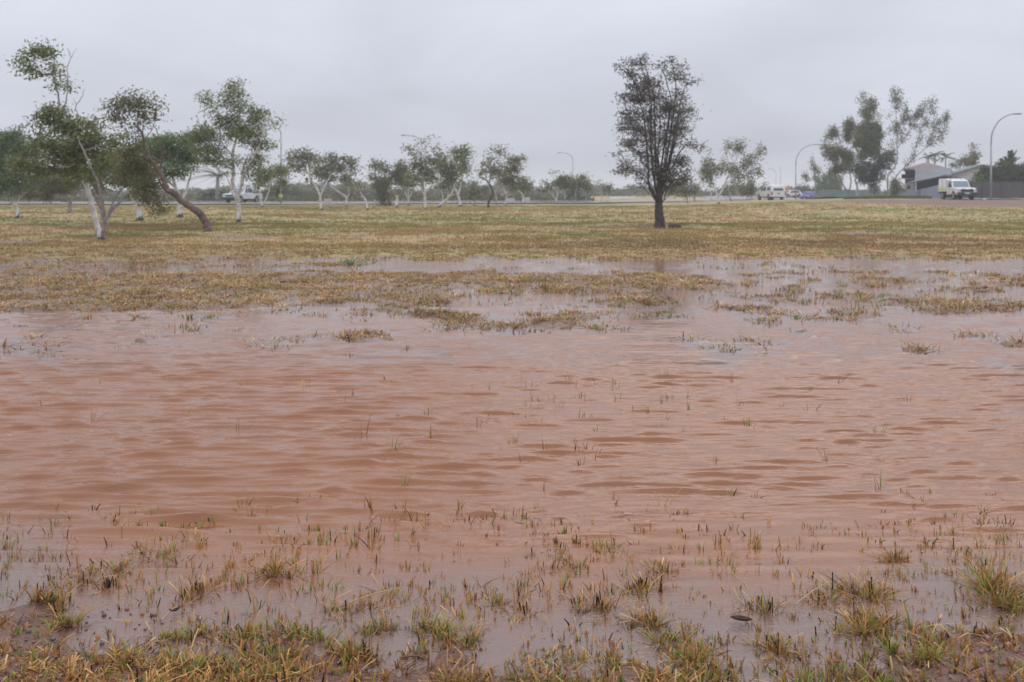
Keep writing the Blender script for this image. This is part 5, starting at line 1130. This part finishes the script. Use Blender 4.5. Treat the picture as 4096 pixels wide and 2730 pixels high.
# service truck: cab chassis with a tall white service box, bull bar, hi-vis stripes
root = tag(empty('service_truck', on(3830, 97.6), R(-94)), 'white service truck with yellow stripes and black bull bar facing the camera', 'truck')
wx = (-1.55, 1.4); hw = .93
shell('body', arch_profile(-.35, 2.35, .5, 1.12, (1.4,), .5, 1.05, 1.16), hw, M['white_paint'], root, bevel=.07)
shell('cab', [(-.3, 1.08), (1.2, 1.08), (1.02, 1.2), (.62, 1.86), (.4, 1.94), (-.22, 1.94), (-.3, 1.86)], hw * .96, M['white_paint'], root, bevel=.08, tuck=.15, zt=1.94, z0=1.08)
quad(root, 'windscreen', [(1.06, .74, 1.19), (1.06, -.74, 1.19), (.68, -.67, 1.80), (.68, .67, 1.80)], M['glass_pale'], .025)
for sy in (-1, 1):
    quad(root, 'side_window', [(-.15, sy * .875, 1.2), (.92, sy * .875, 1.2), (.58, sy * .79, 1.80), (-.12, sy * .785, 1.80)], M['glass'], sy * .02)
    MB().box((-.2, sy * .93 - .006, .98), (.75, sy * .93 + .012, 1.13)).build('yellow_stripe', M['yellow'], root)
    MB().box((-.2, sy * .93 - .006, .62), (.4, sy * .93 + .012, .76)).build('yellow_stripe', M['yellow'], root)
    MB().box((2.22, sy * .7 - .15, .84), (2.39, sy * .7 + .15, 1.02)).build('headlight', M['lamp_lens'], root, bevel=.03)
    MB().box((2.2, sy * .85 - .06, 1.0), (2.36, sy * .85 + .06, 1.06)).build('indicator', M['amber'], root, bevel=.01)
    MB().box((.72, sy * 1.04 - .12, 1.2), (.86, sy * 1.04 + .12, 1.48)).build('mirror', M['black'], root, bevel=.03)
    MB().box((-2.45, sy * .955 - .008, .92), (-.55, sy * .955 + .01, 1.14)).build('box_stripe', M['yellow'], root)
    MB().box((-1.5, sy * .955 - .008, 1.2), (-1.47, sy * .955 + .006, 1.9)).build('box_seam', M['black'], root)
shell('service_box', [(-2.6, .78), (-.45, .78), (-.45, 1.98), (-.6, 2.06), (-2.45, 2.06), (-2.6, 1.98)], .95, M['white_paint'], root, bevel=.06, tuck=.06, zt=2.06, z0=.78)
MB().box((-2.5, -.75, .42), (2.0, .75, .62)).build('chassis', M['black'], root)
MB().box((-2.6, -.93, .60), (-2.0, .93, .779)).build('tray', M['black'], root)
bb = MB().box((2.36, -.92, .42), (2.55, .92, .72)).build('bull_bar', M['black'], root, bevel=.04)
MB().tube([(2.5, -.55, .6), (2.52, -.5, 1.02), (2.52, 0, 1.06), (2.52, .5, 1.02), (2.5, .55, .6)], .045, 8).build('bar_hoop', M['black'], bb)
MB().box((2.3, -.55, .74), (2.37, .55, 1.0)).build('grille', M['black'], root, bevel=.01)
MB().box((2.551, -.22, .56), (2.562, .22, .70)).build('number_plate', M['plate'], root)
MB().tube([(-.38, -.5, 1.95), (-.38, -.5, 2.12), (-.38, .5, 2.12), (-.38, .5, 1.95)], .03, 6).build('roof_rail', M['black'], root)
MB().tube([(-.38, -.3, 2.12), (-.38, -.3, 2.22)], .07, 8).build('beacon', M['amber'], root)
MB().tube([(1.5, .75, 1.15), (1.45, .78, 1.9)], .03, 6).build('snorkel', M['black'], root)
wheels(root, wx, .92, .40, .26)

def small_car(name, label, px, d, rz, paint, kind='hatch', dz=0.0):
    p = on(px, d)
    root = tag(empty(name, (p[0], p[1], p[2] + dz), rz), label, 'car')
    shell('body', arch_profile(-2.1, 2.1, .32, .86, (-1.3, 1.3), .4, 1.0, .86), .86, paint, root, bevel=.07)
    shell('cabin', [(-1.9, .84), (1.15, .84), (.45, 1.36), (.1, 1.43), (-1.2, 1.42), (-1.75, 1.25)], .82, paint, root, bevel=.07, tuck=.2, zt=1.43, z0=.84)
    quad(root, 'windscreen', [(1.06, .62, .92), (1.06, -.62, .92), (.5, -.56, 1.33), (.5, .56, 1.33)], M['glass'], .02)
    quad(root, 'rear_window', [(-1.87, .6, .95), (-1.87, -.6, .95), (-1.72, -.54, 1.27), (-1.72, .54, 1.27)], M['glass'], -.03)
    for sy in (-1, 1):
        quad(root, 'side_window', [(-1.5, sy * .80, .92), (.8, sy * .80, .92), (.35, sy * .70, 1.32), (-1.3, sy * .70, 1.32)], M['glass'], sy * .015)
        MB().box((1.98, sy * .6 - .15, .62), (2.12, sy * .6 + .15, .76)).build('headlight', M['lamp_lens'], root, bevel=.03)
        MB().box((-2.13, sy * .68 - .1, .66), (-2.0, sy * .68 + .1, .82)).build('tail_light', M['red_lens'], root, bevel=.02)
    wheels(root, (-1.3, 1.3), .85, .32, .2)
    return root
small_car('car', 'blue car parked by the green fence', 3236, 165, R(235), M['blue_paint'], dz=-.1)
small_car('car', 'white car low behind the lamp post, right of the canopied ute', 3163, 190, R(200), M['white_paint'], dz=.1)
def cabinet(label, px, d, w, h, top):
    root = tag(empty('utility_cabinet', on(px, d)), label, 'cabinet')
    MB().box((-w / 2 - .04, -.26, -.1), (w / 2 + .04, .26, .08)).build('plinth', M['kerb'], root)
    MB().box((-w / 2, -.22, .08), (w / 2, .22, h)).build('body', M['far_white'], root, bevel=.02)
    MB().box((-w / 2 - .03, -.25, h), (w / 2 + .03, .25, h + .06)).build('lid', top, root, bevel=.015)
    MB().box((-w / 2 + .05, -.235, .14), (-.01, -.221, h - .06)).build('door', M['far_white'], root)
    MB().box((.01, -.235, .14), (w / 2 - .05, -.221, h - .06)).build('door', M['far_white'], root)
M['far_white'] = mat('dull_white_paint', (.56, .56, .54), .5, noise=(1, (.48, .48, .46), 2))
M['roof_red'] = mat('faded_red_panel', (.34, .17, .15), .6)
cabinet('pale roadside cabinet seen through the stems of the airy gum', 1312, 104, .75, .62, M['far_white'])
cabinet('pale roadside cabinet with faded red lid behind the far row', 2042, 117, 1.0, .62, M['roof_red'])
cabinet('small pale roadside cabinet beside the gnarled small gum', 2110, 118, .6, .66, M['far_white'])
cabinet('pale roadside cabinet at the left of the large far clump', 1507, 106, .55, .5, M['far_white'])
def barrier(label, px, d, L, h, rz=0.0):
    n_ = max(1, int(L / 2.4))
    root = tag(empty('concrete_barrier', on(px, d), rz), label, 'barrier')
    for i in range(n_):
        x0, x1 = -L / 2 + L * i / n_, -L / 2 + L * (i + 1) / n_ - .05
        MB().prism([(x0, -.3, -.1), (x0, -.3, .12), (x0, -.12, .35), (x0, -.08, h), (x0, .08, h), (x0, .12, .35), (x0, .3, .12), (x0, .3, -.1)], (x1 - x0, 0, 0)).build('barrier_block', M['far_white'], root)
barrier('low white barrier left of the sparse twiggy pale tree', 2343, 165, 1.9, .42)
barrier('long low white barrier touching the dark tree, far off', 2490, 168, 4.4, .42)
# low tan shed past the canopied ute
p = on(3142, 230)
root = tag(empty('shed', p), 'low shed with orange tan roof behind the white car', 'shed')
MB().box((-1.9, -2, 0), (1.9, 2, 1.5)).build('wall', M['far_white'], root)
MB().prism([(-2.2, -2.3, 1.45), (0, -2.3, 2.4), (2.2, -2.3, 1.45), (2.2, -2.3, 1.3), (-2.2, -2.3, 1.3)], (0, 4.6, 0)).build('roof', mat('orange_roof', (.5, .29, .17), .7, noise=(1, (.42, .24, .15), 3)), root)
MB().box((-.5, -2.03, 0), (.5, -2.005, 1.25)).build('door', M['black'], root)

# ------------------------------------------------------------------ houses and fences at right
def pt(x, y, d): return tuple(P(*C8(x, y), d))
M['wall_white'] = mat('rendered_white_wall', (.74, .72, .72), .8, noise=(.8, (.66, .64, .64), 4))
M['wall_dark'] = mat('dark_grey_wall', (.075, .072, .072), .7, noise=(1, (.055, .053, .053), 3))
M['wall_navy'] = mat('navy_cladding', (.085, .09, .125), .6)
M['roof_grey'] = mat('grey_steel_roof', (.19, .205, .215), .65, 0, noise=(.5, (.155, .17, .18), 3), spec=.25)
M['roof_brown'] = mat('brown_tile_roof', (.22, .165, .14), .8, noise=(1.5, (.18, .135, .115), 4))
M['fascia'] = mat('pale_fascia', (.50, .51, .55), .5)
M['steel_fence'] = mat('grey_steel_fence', (.27, .285, .33), .5, noise=(.7, (.235, .25, .29), 3))
M['dark_fence'] = mat('charcoal_steel_fence', (.075, .078, .08), .55, noise=(.8, (.06, .062, .064), 3))
M['green_fence'] = mat('green_steel_fence', (.10, .17, .15), .55, noise=(.5, (.085, .145, .13), 3))
def slab(poly, d): 
    return MB().prism(poly, d)
gzr = float(gz((3720 - CX) / F * 118, 118))
# front house: carport gable and the white gable wall behind
hr = empty('house', (0, 0, 0)); org = np.array(pt(750, 1380, 118)); hr.location = org
tag(hr, 'grey roofed house with carport and white gable behind the service truck', 'house')
def hp(x, y, d): return tuple(np.array(pt(x, y, d)) - org)
def roof_slab(name, a, b, depth, th, material):
    """sloping roof sheet: edge a-b at the front, running back by depth"""
    a, b = np.array(a), np.array(b)
    return MB().prism([tuple(a), tuple(b), tuple(b - (0, 0, th)), tuple(a - (0, 0, th))], (.28 * depth, depth, 0)).build(name, material, hr)
roof_slab('carport_roof', hp(285, 1108, 116), hp(750, 1006, 116), 6, .14, M['roof_grey'])
roof_slab('carport_roof', hp(750, 1006, 116), hp(1112, 1092, 116), 6, .14, M['roof_grey'])
MB().prism([hp(300, 1128, 121.4), hp(750, 1030, 121.4), hp(1095, 1106, 121.4), hp(1095, 1400, 121.4), hp(300, 1400, 121.4)], (0, .2, 0)).build('carport_wall', M['wall_dark'], hr)
for xx in (310, 1080):
    a = np.array(hp(xx, 1110, 116.3)); MB().box((a[0] - .06, a[1] - .06, -.3), (a[0] + .06, a[1] + .06, a[2] - .05)).build('carport_post', M['fascia'], hr)
dz_ = np.array(hp(560, 1150, 121.2)); MB().box((dz_[0] - .7, dz_[1] - .06, -.2), (dz_[0] + .7, dz_[1], 2.0)).build('garage_door', M['black'], hr)
MB().prism([hp(800, 1020, 122.5), hp(1310, 862, 122.5), hp(1800, 1020, 122.5), hp(1800, 1400, 122.5), hp(800, 1400, 122.5)], (2.2, 8, 0)).build('gable_wall', M['wall_white'], hr)
roof_slab('gable_roof', hp(770, 1022, 121.9), hp(1310, 850, 121.9), 9, .16, M['roof_grey'])
roof_slab('gable_roof', hp(1310, 850, 121.9), hp(1850, 1022, 121.9), 9, .16, M['roof_grey'])
# skillion roof to the left, sloping to the viewer, with its pale fascia
a, b_, c_, d_ = np.array(hp(305, 945, 126)), np.array(hp(840, 918, 126)), np.array(hp(840, 1005, 119)), np.array(hp(295, 1098, 119))
V = [a, b_, c_, d_] + [q - np.array((0, 0, .15)) for q in (a, b_, c_, d_)]
MB().add(V, [(0, 1, 2, 3), (7, 6, 5, 4), (0, 4, 5, 1), (1, 5, 6, 2), (2, 6, 7, 3), (3, 7, 4, 0)]).build('skillion_roof', M['roof_grey'], hr)
for k in range(1, 12):
    t_ = k / 12; p0 = a * (1 - t_) + b_ * t_; p1 = d_ * (1 - t_) + c_ * t_
    MB().tube([p0 + (0, 0, .02), p1 + (0, 0, .02)], .028, 4).build('roof_rib', M['roof_grey'], hr)
MB().prism([hp(300, 922, 126.05), hp(835, 900, 126.05), hp(835, 922, 126.05), hp(300, 952, 126.05)], (0, .25, 0)).build('fascia', M['fascia'], hr)
MB().prism([hp(300, 1100, 119.2), hp(290, 1400, 119.2), hp(800, 1400, 119.2), hp(800, 1012, 119.2)], (0, .2, 0)).build('side_wall', M['wall_dark'], hr)
MB().tube([hp(945, 905, 127), hp(945, 868, 127)], .16, 8).build('roof_vent', M['fascia'], hr)
# brown hipped house behind
h2 = empty('house', tuple(np.array(pt(450, 1380, 131)))); o2 = np.array(pt(450, 1380, 131))
tag(h2, 'two-storey navy house with brown hipped roof behind the carport house', 'house')
def hq(x, y, d): return tuple(np.array(pt(x, y, d)) - o2)
e = [hq(120, 938, 127), hq(830, 900, 127), hq(860, 885, 139), hq(160, 905, 139)]
e = [np.array(q) for q in e]; zz = np.mean([q[2] for q in e[:2]])
for q in e: q[2] = zz
r0_, r1_ = np.array(hq(425, 832, 132)), np.array(hq(520, 832, 132))
V = e + [r0_, r1_] + [q - np.array((0, 0, .2)) for q in e]
MB().add(V, [(0, 1, 5, 4), (1, 2, 5), (2, 3, 4, 5), (3, 0, 4), (0, 6, 7, 1), (1, 7, 8, 2), (2, 8, 9, 3), (3, 9, 6, 0), (6, 9, 8, 7)]).build('roof', M['roof_brown'], h2)
w0, w1 = np.array(hq(150, 950, 128)), np.array(hq(800, 950, 128))
MB().prism([(w0[0], w0[1], -.4), (w1[0], w1[1], -.4), (w1[0], w1[1], zz - .21), (w0[0], w0[1], zz - .21)], (3.6, 9, 0)).build('wall', M['wall_navy'], h2)
for (xa, ya, xb, yb) in ((60 + 40, 1000, 170, 1060), (190, 1000, 280, 1060)):
    p0, p1 = np.array(hq(xa, yb, 127.9)), np.array(hq(xb, ya, 127.9))
    wnd = MB().box((p0[0], p0[1], p0[2]), (p1[0], p0[1] + .08, p1[2])).build('window', M['glass'], h2)
    MB().box((p0[0] - .05, p0[1] - .02, p0[2] - .08), (p1[0] + .05, p0[1] + .06, p0[2])).build('sill', M['fascia'], wnd)
p0, p1 = np.array(hq(150, 1250, 127.6)), np.array(hq(292, 1135, 127.6))
MB().box((p0[0], p0[1], -.3), (p1[0], p1[1] + .3, p1[2])).build('lower_wall', M['wall_white'], h2)
p0, p1 = np.array(hq(185, 1215, 127.5)), np.array(hq(228, 1165, 127.5))
MB().box((p0[0], p0[1], p0[2]), (p1[0], p0[1] + .05, p1[2])).build('red_panel', mat('red_panel', (.28, .09, .10), .6), h2)

def fence(label, a, b, heights, material, post_h=.05, pw=2.35):
    a = np.array(a, float); b = np.array(b, float); L = np.linalg.norm(b - a); n = max(1, int(round(L / pw)))
    root = tag(empty('fence', (a[0], a[1], float(gz(a[0], a[1])))), label, 'fence')
    dr = (b - a) / L; o_ = np.array([a[0], a[1], float(gz(a[0], a[1]))])
    hts = np.interp(np.linspace(0, 1, n + 1), np.linspace(0, 1, len(heights)), heights)
    nrm = np.array([-dr[1], dr[0], 0])
    for i in range(n):
        p0 = a + dr * L * i / n; p1 = a + dr * L * (i + 1) / n
        z0 = min(float(gz(*p0)), float(gz(*p1))) - .1
        # ribbed steel sheet
        m_ = 24; s = np.linspace(.0, 1, m_); off = np.where((np.arange(m_) // 2) % 2 == 0, .0, .028)
        V = []; 
        for k in range(m_):
            q = p0 * (1 - s[k]) + p1 * s[k]; zt = float(gz(*q)) * 0 + (float(gz(*p0)) + hts[i]) * (1 - s[k]) + (float(gz(*p1)) + hts[i + 1]) * s[k]
            V += [np.array([q[0], q[1], z0]) + nrm * off[k] - o_, np.array([q[0], q[1], zt]) + nrm * off[k] - o_]
        mk('panel', np.array(V), np.array([(2 * k, 2 * k + 2, 2 * k + 3, 2 * k + 1) for k in range(m_ - 1)]), material, root)
    for i in range(n + 1):
        q = a + dr * L * i / n; zt = float(gz(*q)) + hts[i] + post_h
        c = np.array([q[0], q[1], 0]) - np.array([o_[0], o_[1], 0])
        MB().box((c[0] - .035, c[1] - .05, -.3), (c[0] + .035, c[1] + .05, zt - o_[2])).build('post', material, root)
    return root
def gp(px, d): return ((px - CX) / F * d, d)
fence('low grey steel fence in front of the house with the carport', gp(3596, 112), gp(3684, 112), [.95, .95], M['steel_fence'])
fence('grey steel fence rising to the right behind the service truck', gp(3684, 111.8), gp(3772, 111.5), [1.0, 1.65], M['steel_fence'])
fence('charcoal steel fence running off the right edge of the picture', gp(3850, 112), gp(4330, 112), [1.85, 1.85], M['dark_fence'])
fence('faded green steel fence behind the clump of gums at right', gp(3275, 200), gp(3500, 200), [1.6, 1.6], M['green_fence'])
# verge grass in front of the fences
rg = np.random.default_rng(77)
n = 2600; px = rg.uniform(3380, 3720, n); dd_ = rg.uniform(106, 111.5, n); x = (px - CX) / F * dd_
k = np.repeat(np.arange(n), 4); n2 = len(k)
V, Fq, C = blades(np.stack([x[k] + rg.normal(0, .12, n2), dd_[k] + rg.normal(0, .1, n2), gz(x, dd_)[k] - .02], -1), rg.uniform(.1, .35, n2), np.full(n2, .06), rg.random(n2) * 6.28, rg.uniform(0, .4, n2), rg.uniform(0, .3, n2), rg.normal(0, .6, n2), np.tile([.09, .13, .04], (n2, 1)), np.tile([.11, .16, .05], (n2, 1)), seg=1, taper=.6)
tag(mk('verge_grass', V, Fq, M['grass'], col=C), 'strip of green grass along the foot of the grey fence', 'grass', kind='stuff')
# small pale litter on the shoulder by the right lamp post
p = on(3938, 94)
o = MB().box((-.16, -.1, 0), (.16, .1, .14)).build('litter_bag', M['far_white'], bevel=.05); o.location = p
tag(o, 'small pale bag lying at the foot of the right lamp post', 'bag')

# ------------------------------------------------------------------ rain haze
hzb = MB().box((-1600, -700, -2.4), (1600, 1600, 16.0)).build('haze', None)
m = bpy.data.materials.new('rain_haze'); m.use_nodes = True
t = m.node_tree; t.nodes.remove(t.nodes['Principled BSDF'])
v = t.nodes.new('ShaderNodeVolumePrincipled'); v.inputs['Color'].default_value = (.93, .95, 1.0, 1)
v.inputs['Density'].default_value = 0.0009; v.inputs['Anisotropy'].default_value = 0.2
t.links.new(v.outputs[0], t.nodes['Material Output'].inputs['Volume'])
hzb.data.materials.append(m)
tag(hzb, 'thin grey rain haze filling the air over the field', 'haze', kind='stuff')
